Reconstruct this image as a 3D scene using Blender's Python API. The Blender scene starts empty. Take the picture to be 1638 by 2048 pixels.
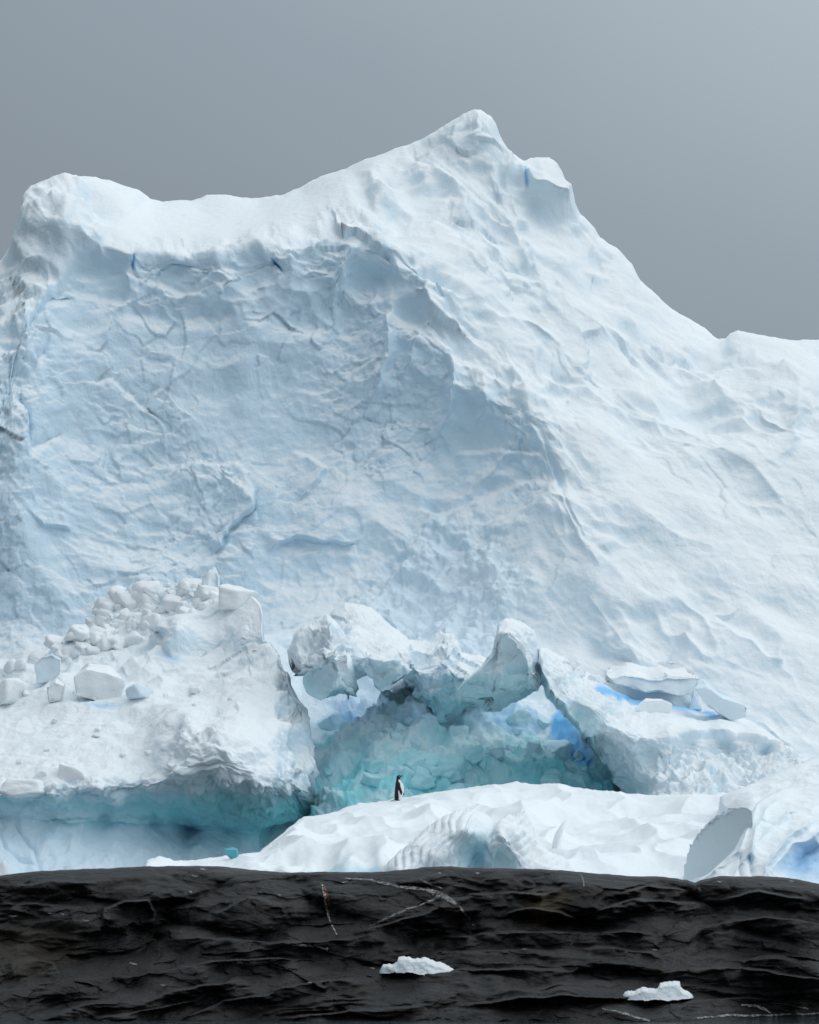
import bpy, bmesh, math, random
import numpy as np
from mathutils import Vector, Matrix

random.seed(7)
scene = bpy.context.scene
C = scene.collection
f32 = np.float32

# ------------------------------------------------------------------ camera
CAM_H, FOC, HROW = 1.9, 7714.0, 1800.0        # eye height (m), focal length in photo pixels, horizon row
cam_d = bpy.data.cameras.new('camera')
cam_d.sensor_width = 36.0
cam_d.lens = FOC / 2048.0 * 36.0
cam_d.shift_y = (HROW - 1024.0) / 2048.0
cam_d.clip_start = 1.0
cam_d.clip_end = 20000.0
cam = bpy.data.objects.new('camera', cam_d)
cam.location = (0, 0, CAM_H)
cam.rotation_euler = (math.radians(90), 0, 0)
C.objects.link(cam)
scene.camera = cam

# ------------------------------------------------------------------ sky and sun
SUN_EL, SUN_AZ = math.radians(52), math.radians(100)     # azimuth clockwise from +Y (right of the view)
world = bpy.data.worlds.new('World'); scene.world = world
world.use_nodes = True
wn, wl = world.node_tree.nodes, world.node_tree.links
wn.clear()
def wnode(t, **k):
    n = wn.new(t)
    for a, b in k.items(): setattr(n, a, b)
    return n
w_out = wnode('ShaderNodeOutputWorld'); w_bg = wnode('ShaderNodeBackground')
sky = wnode('ShaderNodeTexSky', sky_type='NISHITA', sun_disc=False)
sky.sun_elevation = SUN_EL; sky.sun_rotation = SUN_AZ
sky.air_density = 1.0; sky.dust_density = 3.0
sky_s = wnode('ShaderNodeVectorMath', operation='SCALE'); sky_s.inputs['Scale'].default_value = 0.10
wl.new(sky.outputs['Color'], sky_s.inputs[0])
geo = wnode('ShaderNodeTexCoord'); sep = wnode('ShaderNodeSeparateXYZ')
wl.new(geo.outputs['Generated'], sep.inputs[0])
cl_no = wnode('ShaderNodeTexNoise'); cl_no.inputs['Scale'].default_value = 3.2; cl_no.inputs['Detail'].default_value = 4
wl.new(geo.outputs['Generated'], cl_no.inputs['Vector'])
mx = wnode('ShaderNodeMath', operation='MULTIPLY_ADD'); mx.inputs[1].default_value = 0.42
wl.new(sep.outputs['X'], mx.inputs[0]); wl.new(sep.outputs['Z'], mx.inputs[2])
mn = wnode('ShaderNodeMath', operation='MULTIPLY_ADD'); mn.inputs[1].default_value = 0.10
wl.new(cl_no.outputs['Fac'], mn.inputs[0]); wl.new(mx.outputs[0], mn.inputs[2])
ramp = wnode('ShaderNodeValToRGB')
els = ramp.color_ramp.elements
stops = [(0.0, (.208, .241, .272)), (0.19, (.238, .279, .318)), (0.25, (.285, .336, .382)), (0.33, (.41, .476, .522)),
         (0.55, (.66, .735, .795)), (1.0, (.82, .895, .955))]
els[0].position, els[0].color = stops[0][0], stops[0][1] + (1,)
els[1].position, els[1].color = stops[-1][0], stops[-1][1] + (1,)
for p, c in stops[1:-1]:
    e = els.new(p); e.color = c + (1,)
wl.new(mn.outputs[0], ramp.inputs[0])
mixw = wnode('ShaderNodeMix', data_type='RGBA'); mixw.inputs[0].default_value = 0.94   # cloud cover over the clear sky
wl.new(sky_s.outputs[0], mixw.inputs[6]); wl.new(ramp.outputs['Color'], mixw.inputs[7])
wl.new(mixw.outputs[2], w_bg.inputs['Color']); w_bg.inputs['Strength'].default_value = 1.0
wl.new(w_bg.outputs[0], w_out.inputs[0])

sun_d = bpy.data.lights.new('sun', 'SUN')
sun_d.energy = 0.6; sun_d.angle = math.radians(70); sun_d.color = (1.0, 0.975, 0.94)
sun = bpy.data.objects.new('sun', sun_d); C.objects.link(sun)
sdir = Vector((math.sin(SUN_AZ)*math.cos(SUN_EL), math.cos(SUN_AZ)*math.cos(SUN_EL), math.sin(SUN_EL)))
sun.rotation_euler = sdir.to_track_quat('Z', 'Y').to_euler()
sun.location = (60, 60, 80)

vs = scene.view_settings
scene.display_settings.display_device = 'sRGB'
vs.view_transform = 'Standard'; vs.look = 'None'; vs.exposure = 0.12; vs.gamma = 1.0; vs.use_curve_mapping = False
scene.cycles.max_bounces = 6; scene.cycles.diffuse_bounces = 5; scene.cycles.glossy_bounces = 2
scene.cycles.use_denoising = True
scene.cycles.use_adaptive_sampling = True; scene.cycles.adaptive_threshold = 0.015

# ------------------------------------------------------------------ noise in numpy
_G = np.array([[1,1,0],[-1,1,0],[1,-1,0],[-1,-1,0],[1,0,1],[-1,0,1],[1,0,-1],[-1,0,-1],
               [0,1,1],[0,-1,1],[0,1,-1],[0,-1,-1],[1,1,0],[-1,1,0],[0,-1,1],[0,-1,-1]], f32)
def _hash(ix, iy, iz, seed):
    with np.errstate(over='ignore'):
        h = (ix.astype(np.uint32)*np.uint32(374761393) + iy.astype(np.uint32)*np.uint32(668265263)
             + iz.astype(np.uint32)*np.uint32(2147483647 ^ 0x5bd1e995) + np.uint32((seed*2654435761) & 0xffffffff))
        h = (h ^ (h >> np.uint32(13)))*np.uint32(1274126177)
        h = (h ^ (h >> np.uint32(15)))*np.uint32(2246822519)
        return h ^ (h >> np.uint32(16))
def perlin(p, seed=0):
    i = np.floor(p).astype(np.int32); f = (p - i).astype(f32)
    w = f*f*f*(f*(f*6-15)+10)
    r = np.zeros(len(p), f32)
    for dx in (0, 1):
        wx = w[:,0] if dx else 1-w[:,0]
        for dy in (0, 1):
            wy = w[:,1] if dy else 1-w[:,1]
            for dz in (0, 1):
                wz = w[:,2] if dz else 1-w[:,2]
                g = _G[_hash(i[:,0]+dx, i[:,1]+dy, i[:,2]+dz, seed) & np.uint32(15)]
                r += wx*wy*wz*(g[:,0]*(f[:,0]-dx)+g[:,1]*(f[:,1]-dy)+g[:,2]*(f[:,2]-dz))
    return r
def fbm(p, octv=4, seed=0, gain=0.5, lac=2.03):
    r = 0; a = 1.0
    for o in range(octv):
        r = r + a*perlin(p*f32(lac**o) + f32(o*17.3), seed+o); a *= gain
    return r
def ridged(p, octv=4, seed=0, gain=0.5, lac=2.03):
    r = 0; a = 1.0
    for o in range(octv):
        r = r + a*(1-2.2*np.abs(perlin(p*f32(lac**o)+f32(o*9.1), seed+o))); a *= gain
    return r
def billow(p, octv=3, seed=0, gain=0.5, lac=2.03):
    r = 0; a = 1.0
    for o in range(octv):
        r = r + a*(2.2*np.abs(perlin(p*f32(lac**o)+f32(o*9.1), seed+o))-0.5); a *= gain
    return r
def facet(p, seed=0, k=1.0, tilt=0.5, hv=0.3):
    """lower envelope of tilted paraboloids round jittered cell centres: conchoidal chips with sharp arrises"""
    i = np.floor(p).astype(np.int32); f = (p - i).astype(f32)
    best = np.full(len(p), 1e9, f32)
    s = f32(1/65535.0)
    for dx in (-1, 0, 1):
        for dy in (-1, 0, 1):
            for dz in (-1, 0, 1):
                h = _hash(i[:,0]+dx, i[:,1]+dy, i[:,2]+dz, seed); h2 = _hash(i[:,0]+dx, i[:,1]+dy, i[:,2]+dz, seed+77)
                ax = dx + (h & np.uint32(65535)).astype(f32)*s - f[:,0]
                ay = dy + (h >> np.uint32(16)).astype(f32)*s - f[:,1]
                az = dz + (h2 & np.uint32(65535)).astype(f32)*s - f[:,2]
                t1 = ((h2 >> np.uint32(16)) & np.uint32(255)).astype(f32)/127.5-1
                t2 = ((h2 >> np.uint32(24)) & np.uint32(255)).astype(f32)/127.5-1
                t3 = ((h >> np.uint32(8)) & np.uint32(255)).astype(f32)/127.5-1
                v = k*(ax*ax+ay*ay+az*az) + tilt*(t1*ax+t2*ay+t3*az) + hv*t2
                np.minimum(best, v, out=best)
    return best
def shards(p, seed=0, tilt=0.8, hv=0.5):
    """broken plates: a tilted plane in every Voronoi cell, with a step where two plates meet"""
    i = np.floor(p).astype(np.int32); f = (p - i).astype(f32)
    best = np.full(len(p), 1e9, f32); val = np.zeros(len(p), f32); s = f32(1/65535.0)
    for dx in (-1, 0, 1):
        for dy in (-1, 0, 1):
            for dz in (-1, 0, 1):
                h = _hash(i[:,0]+dx, i[:,1]+dy, i[:,2]+dz, seed); h2 = _hash(i[:,0]+dx, i[:,1]+dy, i[:,2]+dz, seed+77)
                ax = dx + (h & np.uint32(65535)).astype(f32)*s - f[:,0]; ay = dy + (h >> np.uint32(16)).astype(f32)*s - f[:,1]; az = dz + (h2 & np.uint32(65535)).astype(f32)*s - f[:,2]
                d2 = ax*ax+ay*ay+az*az; m = d2 < best
                if not m.any(): continue
                hm, h2m = h[m], h2[m]
                t1 = ((h2m >> np.uint32(16)) & np.uint32(255)).astype(f32)/127.5-1; t2 = ((h2m >> np.uint32(24)) & np.uint32(255)).astype(f32)/127.5-1; t3 = ((hm >> np.uint32(8)) & np.uint32(255)).astype(f32)/127.5-1
                best[m] = d2[m]; val[m] = tilt*(t1*ax[m]+t2*ay[m]+t3*az[m])+hv*t3
    return val
def warp(p, amp, scale, seed):
    return p + amp*np.stack([perlin(p*scale, seed+i) for i in range(3)], 1)
def only(m, fn, *arrs):
    """evaluate fn only where the weight m counts"""
    r = np.zeros(len(m)); k = np.nonzero(m > 0.004)[0]
    if len(k): r[k] = m[k]*fn(*[a[k] for a in arrs])
    return r
def sstep(a, b, x):
    t = np.clip((x-a)/(b-a), 0, 1); return t*t*(3-2*t)

# ------------------------------------------------------------------ photo pixels to places
def at(px, py, Y):
    return ((px-819.0)*Y/FOC, Y, CAM_H + (HROW-py)*Y/FOC)
def atA(PX, PY, Y):
    return np.stack([(PX-819.0)*Y/FOC, Y, CAM_H+(HROW-PY)*Y/FOC], -1)
def proj(P):
    return 819.0+P[...,0]/P[...,1]*FOC, HROW-(P[...,2]-CAM_H)/P[...,1]*FOC
def depth_fn(pts, smooth=0.0):
    """smooth depth through hand-placed (px, py, metres) points"""
    a = np.array(pts, float); X = a[:,:2]/100.0; n = len(a)
    A = np.sqrt(((X[:,None]-X[None])**2).sum(-1)+0.01) + (-smooth)*np.eye(n)
    M = np.zeros((n+3, n+3)); M[:n,:n] = A; M[:n,n] = 1; M[:n,n+1:] = X
    M[n,:n] = 1; M[n+1:,:n] = X.T
    sol = np.linalg.solve(M, np.concatenate([a[:,2], [0,0,0]]))
    def fn(PX, PY):
        x = (PX/100.0).ravel().astype(f32); y = (PY/100.0).ravel().astype(f32)
        r = np.full(x.shape, sol[n], f32)+f32(sol[n+1])*x+f32(sol[n+2])*y
        for j in range(n):
            r += f32(sol[j])*np.sqrt((x-f32(X[j,0]))**2+(y-f32(X[j,1]))**2+f32(0.01))
        return r.reshape(PX.shape).astype(float)
    return fn
def line_dist(PX, PY, poly):
    """distance to a polyline, signed (positive on its left seen in the picture, walking along it), and the run along it 0..1"""
    best = np.full(PX.shape, 1e9); sg = np.zeros(PX.shape); run = np.zeros(PX.shape)
    L = [math.dist(poly[i], poly[i+1]) for i in range(len(poly)-1)]; tot = sum(L); acc = 0
    for i in range(len(poly)-1):
        (ax, ay), (bx, by) = poly[i], poly[i+1]
        dx, dy = bx-ax, by-ay; l2 = dx*dx+dy*dy
        t = np.clip(((PX-ax)*dx+(PY-ay)*dy)/l2, 0, 1)
        d = np.hypot(PX-ax-t*dx, PY-ay-t*dy)
        m = d < best
        best = np.where(m, d, best); sg = np.where(m, np.sign(dy*(PX-ax)-dx*(PY-ay)), sg); run = np.where(m, (acc+t*L[i])/tot, run)
        acc += L[i]
    return best*sg, run
def poly_mask(PX, PY, poly, soft):
    inside = np.zeros(PX.shape, bool); n = len(poly)
    for i in range(n):
        (ax, ay), (bx, by) = poly[i], poly[(i+1) % n]
        c = ((ay > PY) != (by > PY)) & (PX < (bx-ax)*(PY-ay)/((by-ay) or 1e-9)+ax)
        inside ^= c
    d, _ = line_dist(PX, PY, list(poly)+[poly[0]])
    return sstep(-soft, soft, np.where(inside, np.abs(d), -np.abs(d)))
def gauss(PX, PY, cx, cy, rx, ry):
    return np.exp(-((PX-cx)/rx)**2-((PY-cy)/ry)**2)
def ridge(PX, PY, poly, w, h, side=0):
    """a raised rib along a polyline (metres towards the viewer); side 1/-1 keeps it steep on one side"""
    d, t = line_dist(PX, PY, poly)
    ww = np.where(d*side < 0, w*0.3, w) if side else w
    return h*np.exp(-np.abs(d)/ww*1.3)*np.sqrt(np.clip(4*t*(1-t)+0.15, 0, 1))
def step(PX, PY, poly, w, h, soft=9.0):
    """a broken edge: raised on the left of the line, falling away over w pixels"""
    xs_ = [p[0] for p in poly]; ys_ = [p[1] for p in poly]; r = np.zeros(PX.shape); e = abs(w)*4+soft
    k = (PX > min(xs_)-e) & (PX < max(xs_)+e) & (PY > min(ys_)-e) & (PY < max(ys_)+e)
    if not k.any(): return r
    d, t = line_dist(PX[k], PY[k], poly)
    r[k] = h*np.where(d > 0, np.exp(-d/w), sstep(-soft, 0, d))*sstep(0, 0.15, t)*sstep(1, 0.85, t)
    return r

# ------------------------------------------------------------------ mesh helpers
def mesh_from(name, V, quads, mat, smooth=True, extra=()):
    me = bpy.data.meshes.new(name)
    nv, nq = len(V), len(quads)
    me.vertices.add(nv); me.vertices.foreach_set('co', np.ascontiguousarray(V, f32).ravel())
    ln = nq*4 + sum(len(e) for e in extra)
    me.loops.add(ln); me.polygons.add(nq+len(extra))
    li = np.concatenate([np.asarray(quads, np.int32).ravel()]+[np.asarray(e, np.int32) for e in extra])
    me.loops.foreach_set('vertex_index', li)
    st = list(np.arange(nq)*4); c = nq*4
    for e in extra: st.append(c); c += len(e)
    me.polygons.foreach_set('loop_start', np.array(st, np.int32))
    me.update(calc_edges=True); me.validate()
    me.polygons.foreach_set('use_smooth', np.full(len(me.polygons), smooth))
    if mat: me.materials.append(mat)
    return me
def set_mask(me, m):
    a = me.attributes.new('mask', 'FLOAT_COLOR', 'POINT')
    c = np.ones((len(me.vertices), 4), f32); c[:,:3] = np.clip(m, 0, 1)
    a.data.foreach_set('color', c.ravel())
def link(name, me, parent=None, label=None, cat=None, group=None, kind=None):
    o = bpy.data.objects.new(name, me); C.objects.link(o)
    if parent: o.parent = parent
    if label: o['label'] = label
    if cat: o['category'] = cat
    if group: o['group'] = group
    if kind: o['kind'] = kind
    return o
def line(pts):
    a = np.array(pts, float)
    def fn(x): return np.interp(x, a[:,0], a[:,1])
    return fn
def grid_normals(G):
    du = np.empty_like(G); du[1:-1] = G[2:]-G[:-2]; du[0] = G[1]-G[0]; du[-1] = G[-1]-G[-2]
    dv = np.roll(G, -1, 1)-np.roll(G, 1, 1)
    n = np.cross(dv, du); n /= np.linalg.norm(n, axis=-1, keepdims=True)+1e-9
    return n
def blur(N):
    nu, nv = N.shape[:2]
    for s in (1, 2, 4, 8):
        i = np.arange(nu); N = (N+N[np.clip(i-s, 0, nu-1)]+N[np.clip(i+s, 0, nu-1)])/3
        N = (N+np.roll(N, s, 1)+np.roll(N, -s, 1))/3
    return N/(np.linalg.norm(N, axis=-1, keepdims=True)+1e-9)
def smooth1(a, n):
    for _ in range(n):
        b = a.copy(); b[1:-1] = (a[:-2]+2*a[1:-1]+a[2:])/4; a = b
    return a
class Relief: pass
def relief(name, xs, top, bot, nv, depth, thick, disp, mask, mat, top_r=(0, 0), side_r=(0, 0), nb=14, vpow=1.0, jag=(0, 9), smooth=True, foot=False, straight=False, hold=.85):
    """a closed body: its front runs from the top line to the bottom line at the given depth, its back closes thick metres behind"""
    xs = np.asarray(xs, float); nu = len(xs)
    tl, bl = top(xs), bot(xs)
    if jag[0]:
        q = np.stack([xs/jag[1], np.full(nu, 3.3), np.full(nu, 7.7)], 1).astype(f32)
        tl = tl + jag[0]*fbm(q, 4, 31)
    bl = np.maximum(bl, tl+1.0)
    v = np.linspace(0, 1, nv)**vpow
    tls = smooth1(tl, 400) if straight else tl
    PX = np.repeat(xs[:,None], nv, 1); PY = tls[:,None]+(bl-tls)[:,None]*v[None]+(tl-tls)[:,None]*((1-v)**5)[None]
    Y = depth(PX, PY)
    def rnd(d, w, R):
        t = np.clip(1-d/w, 0, 1); return R*(1-np.sqrt(1-t*t*0.9999))
    if top_r[0]: Y = Y + rnd(PY-tl[:,None], top_r[0], top_r[1])
    if side_r[0]: Y = Y + rnd(np.minimum(PX-xs[0], xs[-1]-PX), side_r[0], side_r[1])
    F = atA(PX, PY, Y)
    ymax = F[:,:,1].max(1)+thick; ymax = smooth1(ymax, 30)
    t = np.linspace(0, 1, nb+2)[1:-1]
    yt, zt, zb = F[:,0,1], F[:,0,2], F[:,-1,2]
    if foot: zb = np.full_like(zb, -.4)
    B = np.empty((nu, nb, 3))
    B[:,:,1] = yt[:,None]+(ymax-yt)[:,None]*np.sqrt(1-t[None]**2)
    B[:,:,2] = zb[:,None]+(zt-zb)[:,None]*t[None]
    B[:,:,0] = (xs[:,None]-819.0)*(0.5*B[:,:,1]+0.5*F[:,:1,1])/FOC
    if foot:
        B[:,0] = F[:,-1]; B[:,0,2] = -.4; B[:,1,2] = -.4
    G = np.concatenate([F, B], 1); n = nv+nb
    N = blur(grid_normals(G))
    flat = G.reshape(-1, 3); Nf = N.reshape(-1, 3)
    PXa = np.concatenate([PX, np.repeat(xs[:,None], nb, 1)], 1); PYa = np.concatenate([PY, tl[:,None]+(bl-tl)[:,None]*(1-t)[None]], 1)
    front = np.concatenate([np.ones((nu, nv)), np.zeros((nu, nb))], 1)
    d = disp(flat.astype(f32), Nf.astype(f32), PXa.ravel(), PYa.ravel(), front.ravel())
    d = d*(1-hold*np.exp(-(PYa-tl[:,None])/16.0)).ravel()
    if d.ndim == 1: G2 = flat+Nf*d[:,None]
    else: G2 = flat+d
    G2 = G2.reshape(nu, n, 3)
    N2 = grid_normals(G2)
    iu = np.arange(nu-1)[:,None]; iv = np.arange(n)[None]; iv2 = (iv+1) % n
    q = np.stack([iu*n+iv+0*iu, iu*n+iv2, (iu+1)*n+iv2, (iu+1)*n+iv], -1).reshape(-1, 4)
    caps = [list(range(n-1, -1, -1)), [(nu-1)*n+j for j in range(n)]]
    me = mesh_from(name, G2.reshape(-1, 3), q, mat, smooth, caps)
    # sky exposure of the macro surface decides where snow can lie
    m = mask(flat.astype(f32), N2.reshape(-1, 3), PXa.ravel(), PYa.ravel())
    set_mask(me, m)
    R = Relief(); R.me = me; R.G = G2; R.N = N2; R.nv = nv; R.xs = xs
    R.ppx, R.ppy = proj(G2[:,:nv])
    R.tl, R.bl, R.vpow = tl, bl, vpow
    return R
def on(R, px, py):
    """the point of a relief that the photo shows at a pixel (and its normal)"""
    k = np.argmin((R.ppx-px)**2+(R.ppy-py)**2); i, j = divmod(k, R.nv)
    return Vector(R.G[i, j]), Vector(R.N[i, j])

# ------------------------------------------------------------------ materials
def new_mat(name):
    m = bpy.data.materials.new(name); m.use_nodes = True
    n, l = m.node_tree.nodes, m.node_tree.links
    return m, n, l, n['Principled BSDF']
def tex(n, l, kind, scale, detail=4, rough=0.55, vec=None, **kw):
    t = n.new(kind); t.inputs['Scale'].default_value = scale
    if 'Detail' in t.inputs: t.inputs['Detail'].default_value = detail
    if 'Roughness' in t.inputs: t.inputs['Roughness'].default_value = rough
    for a, b in kw.items(): setattr(t, a, b)
    if vec: l.new(vec, t.inputs['Vector'])
    return t
def mixc(n, l, fac, a, b, blend='MIX'):
    m = n.new('ShaderNodeMix'); m.data_type = 'RGBA'; m.blend_type = blend
    for sock, v in ((m.inputs[0], fac), (m.inputs[6], a), (m.inputs[7], b)):
        if isinstance(v, (int, float)): sock.default_value = v
        elif isinstance(v, tuple): sock.default_value = v+(1,)
        else: l.new(v, sock)
    return m.outputs[2]
def mathn(n, l, op, a, b=None, c=None, clamp=False):
    m = n.new('ShaderNodeMath'); m.operation = op; m.use_clamp = clamp
    for i, v in enumerate((a, b, c)):
        if v is None: continue
        if isinstance(v, (int, float)): m.inputs[i].default_value = v
        else: l.new(v, m.inputs[i])
    return m.outputs[0]

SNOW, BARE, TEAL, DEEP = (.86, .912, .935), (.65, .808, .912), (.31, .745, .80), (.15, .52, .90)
def ice_material(name, snow=SNOW, bare=BARE, teal=TEAL, deep=DEEP, use_mask=True, bump=1.0, base=(0, 0, 0)):
    m, n, l, b = new_mat(name)
    tc = n.new('ShaderNodeTexCoord'); v = tc.outputs['Object']
    if use_mask:
        at_ = n.new('ShaderNodeAttribute'); at_.attribute_name = 'mask'
        sp = n.new('ShaderNodeSeparateColor'); l.new(at_.outputs['Color'], sp.inputs[0])
        r, g, bl = sp.outputs
    else: r, g, bl = base
    n1 = tex(n, l, 'ShaderNodeTexNoise', 0.9, 3, 0.6, v)
    n2 = tex(n, l, 'ShaderNodeTexNoise', 4.5, 2, 0.65, v)
    mm = mathn(n, l, 'MULTIPLY_ADD', n1.outputs['Fac'], 0.9, -0.45)
    rr = mathn(n, l, 'ADD', r, mathn(n, l, 'MULTIPLY', mm, 0.28), clamp=True)
    col = mixc(n, l, rr, snow, bare)
    gg = mathn(n, l, 'MULTIPLY', g, mathn(n, l, 'MULTIPLY_ADD', n2.outputs['Fac'], 0.9, 0.55), clamp=True)
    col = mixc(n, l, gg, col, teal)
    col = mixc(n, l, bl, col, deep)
    l.new(col, b.inputs['Base Color'])
    b.inputs['Roughness'].default_value = 0.62
    b.inputs['Specular IOR Level'].default_value = 0.25
    if bump:
        h = tex(n, l, 'ShaderNodeTexNoise', 2.4, 5, 0.64, v).outputs['Fac']
        bp = n.new('ShaderNodeBump'); bp.inputs['Strength'].default_value = 0.45*bump; bp.inputs['Distance'].default_value = 0.22
        l.new(h, bp.inputs['Height']); l.new(bp.outputs[0], b.inputs['Normal'])
    return m
ICE = ice_material('glacier_ice')
ICE_FLOE = ice_material('floe_snow', bump=0.45)

def rock_material():
    m, n, l, b = new_mat('dark_wet_rock')
    tc = n.new('ShaderNodeTexCoord'); v = tc.outputs['Object']
    mp = n.new('ShaderNodeMapping'); mp.inputs['Scale'].default_value = (0.5, 0.35, 1.6); l.new(v, mp.inputs[0])
    n1 = tex(n, l, 'ShaderNodeTexNoise', 1.3, 4, 0.6, mp.outputs[0])
    n2 = tex(n, l, 'ShaderNodeTexNoise', 9, 3, 0.7, v)
    rp = n.new('ShaderNodeValToRGB'); l.new(n1.outputs['Fac'], rp.inputs[0])
    e = rp.color_ramp.elements; e[0].position = .34; e[0].color = (.006, .006, .006, 1); e[1].position = .72; e[1].color = (.021, .0205, .021, 1)
    at_ = n.new('ShaderNodeAttribute'); at_.attribute_name = 'mask'
    sp = n.new('ShaderNodeSeparateColor'); l.new(at_.outputs['Color'], sp.inputs[0])
    col = mixc(n, l, mathn(n, l, 'MULTIPLY', sp.outputs[0], n1.outputs['Fac']), rp.outputs[0], (.085, .062, .028))
    col = mixc(n, l, sp.outputs[1], col, (.16, .17, .17))
    lich = n.new('ShaderNodeMapRange'); lich.inputs[1].default_value = .60; lich.inputs[2].default_value = .74; lich.inputs[4].default_value = .28
    l.new(n2.outputs['Fac'], lich.inputs[0])
    col = mixc(n, l, lich.outputs[0], col, (.09, .095, .095))
    l.new(col, b.inputs['Base Color'])
    b.inputs['Roughness'].default_value = 0.5; b.inputs['Specular IOR Level'].default_value = 0.14
    f1 = tex(n, l, 'ShaderNodeTexNoise', 5, 5, 0.68, v)
    bp = n.new('ShaderNodeBump'); bp.inputs['Strength'].default_value = 0.8; bp.inputs['Distance'].default_value = 0.08
    l.new(f1.outputs['Fac'], bp.inputs['Height']); l.new(bp.outputs[0], b.inputs['Normal'])
    return m
ROCK = rock_material()

def water_material():
    m, n, l, b = new_mat('sea_water')
    b.inputs['Base Color'].default_value = (.012, .020, .024, 1); b.inputs['Roughness'].default_value = 0.08
    b.inputs['IOR'].default_value = 1.333
    tc = n.new('ShaderNodeTexCoord')
    mp = n.new('ShaderNodeMapping'); mp.inputs['Scale'].default_value = (0.7, 1.6, 1); l.new(tc.outputs['Object'], mp.inputs[0])
    t = tex(n, l, 'ShaderNodeTexNoise', 2.0, 5, 0.55, mp.outputs[0])
    bp = n.new('ShaderNodeBump'); bp.inputs['Strength'].default_value = 0.5; bp.inputs['Distance'].default_value = 0.12
    l.new(t.outputs['Fac'], bp.inputs['Height']); l.new(bp.outputs[0], b.inputs['Normal'])
    return m
WATER = water_material()
def plain(name, col, rough=0.5, spec=0.4, noise=0.0, scale=20):
    m, n, l, b = new_mat(name)
    t = tex(n, l, 'ShaderNodeTexNoise', scale, 5, 0.6, n.new('ShaderNodeTexCoord').outputs['Object'])
    c2 = tuple(min(1, c*(1+noise)+noise*0.02) for c in col)
    l.new(mixc(n, l, t.outputs['Fac'], tuple(c*(1-noise) for c in col), c2), b.inputs['Base Color'])
    b.inputs['Roughness'].default_value = rough; b.inputs['Specular IOR Level'].default_value = spec
    return m

# ------------------------------------------------------------------ water
bm = bmesh.new()
vsq = [bm.verts.new(c) for c in ((-6000, -800, 0), (6000, -800, 0), (6000, 12000, 0), (-6000, 12000, 0))]
bm.faces.new(vsq)
me = bpy.data.meshes.new('water'); bm.to_mesh(me); bm.free(); me.materials.append(WATER)
link('water', me, kind='structure')

def frame_xs(x0, x1, step_, fine=(-30, 1668), coarse=9):
    a = []; x = x0
    while x < x1:
        a.append(x); x += step_ if fine[0] <= x <= fine[1] else coarse
    a.append(x1); return a

# ------------------------------------------------------------------ iceberg
SIL = [(-1100,1700),(-900,1300),(-650,960),(-400,760),(-250,640),(-100,560),(0,517),(20,480),(35,432),(46,392),(60,371),(100,358),(190,354),(215,361),(252,374),(275,379),(300,396),(325,402),
       (385,400),(400,395),(412,389),(450,387),(490,393),(515,397),(560,390),(600,375),(640,353),(690,337),(720,322),(780,297),(845,276),(880,254),
       (925,226),(950,217),(962,216),(985,229),(995,246),(1000,266),(1020,296),(1038,312),(1050,319),(1060,312),(1080,312),(1098,311),(1108,318),(1116,326),(1126,345),(1133,372),(1145,400),(1160,430),(1190,456),
       (1200,475),(1240,500),(1265,526),(1280,560),(1300,576),(1345,613),(1380,636),(1410,656),(1435,678),(1450,679),(1460,669),(1475,664),(1500,667),
       (1540,675),(1590,680),(1638,678),(1750,690),(1900,760),(2050,850),(2250,980),(2500,1250),(2700,1680)]
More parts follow.
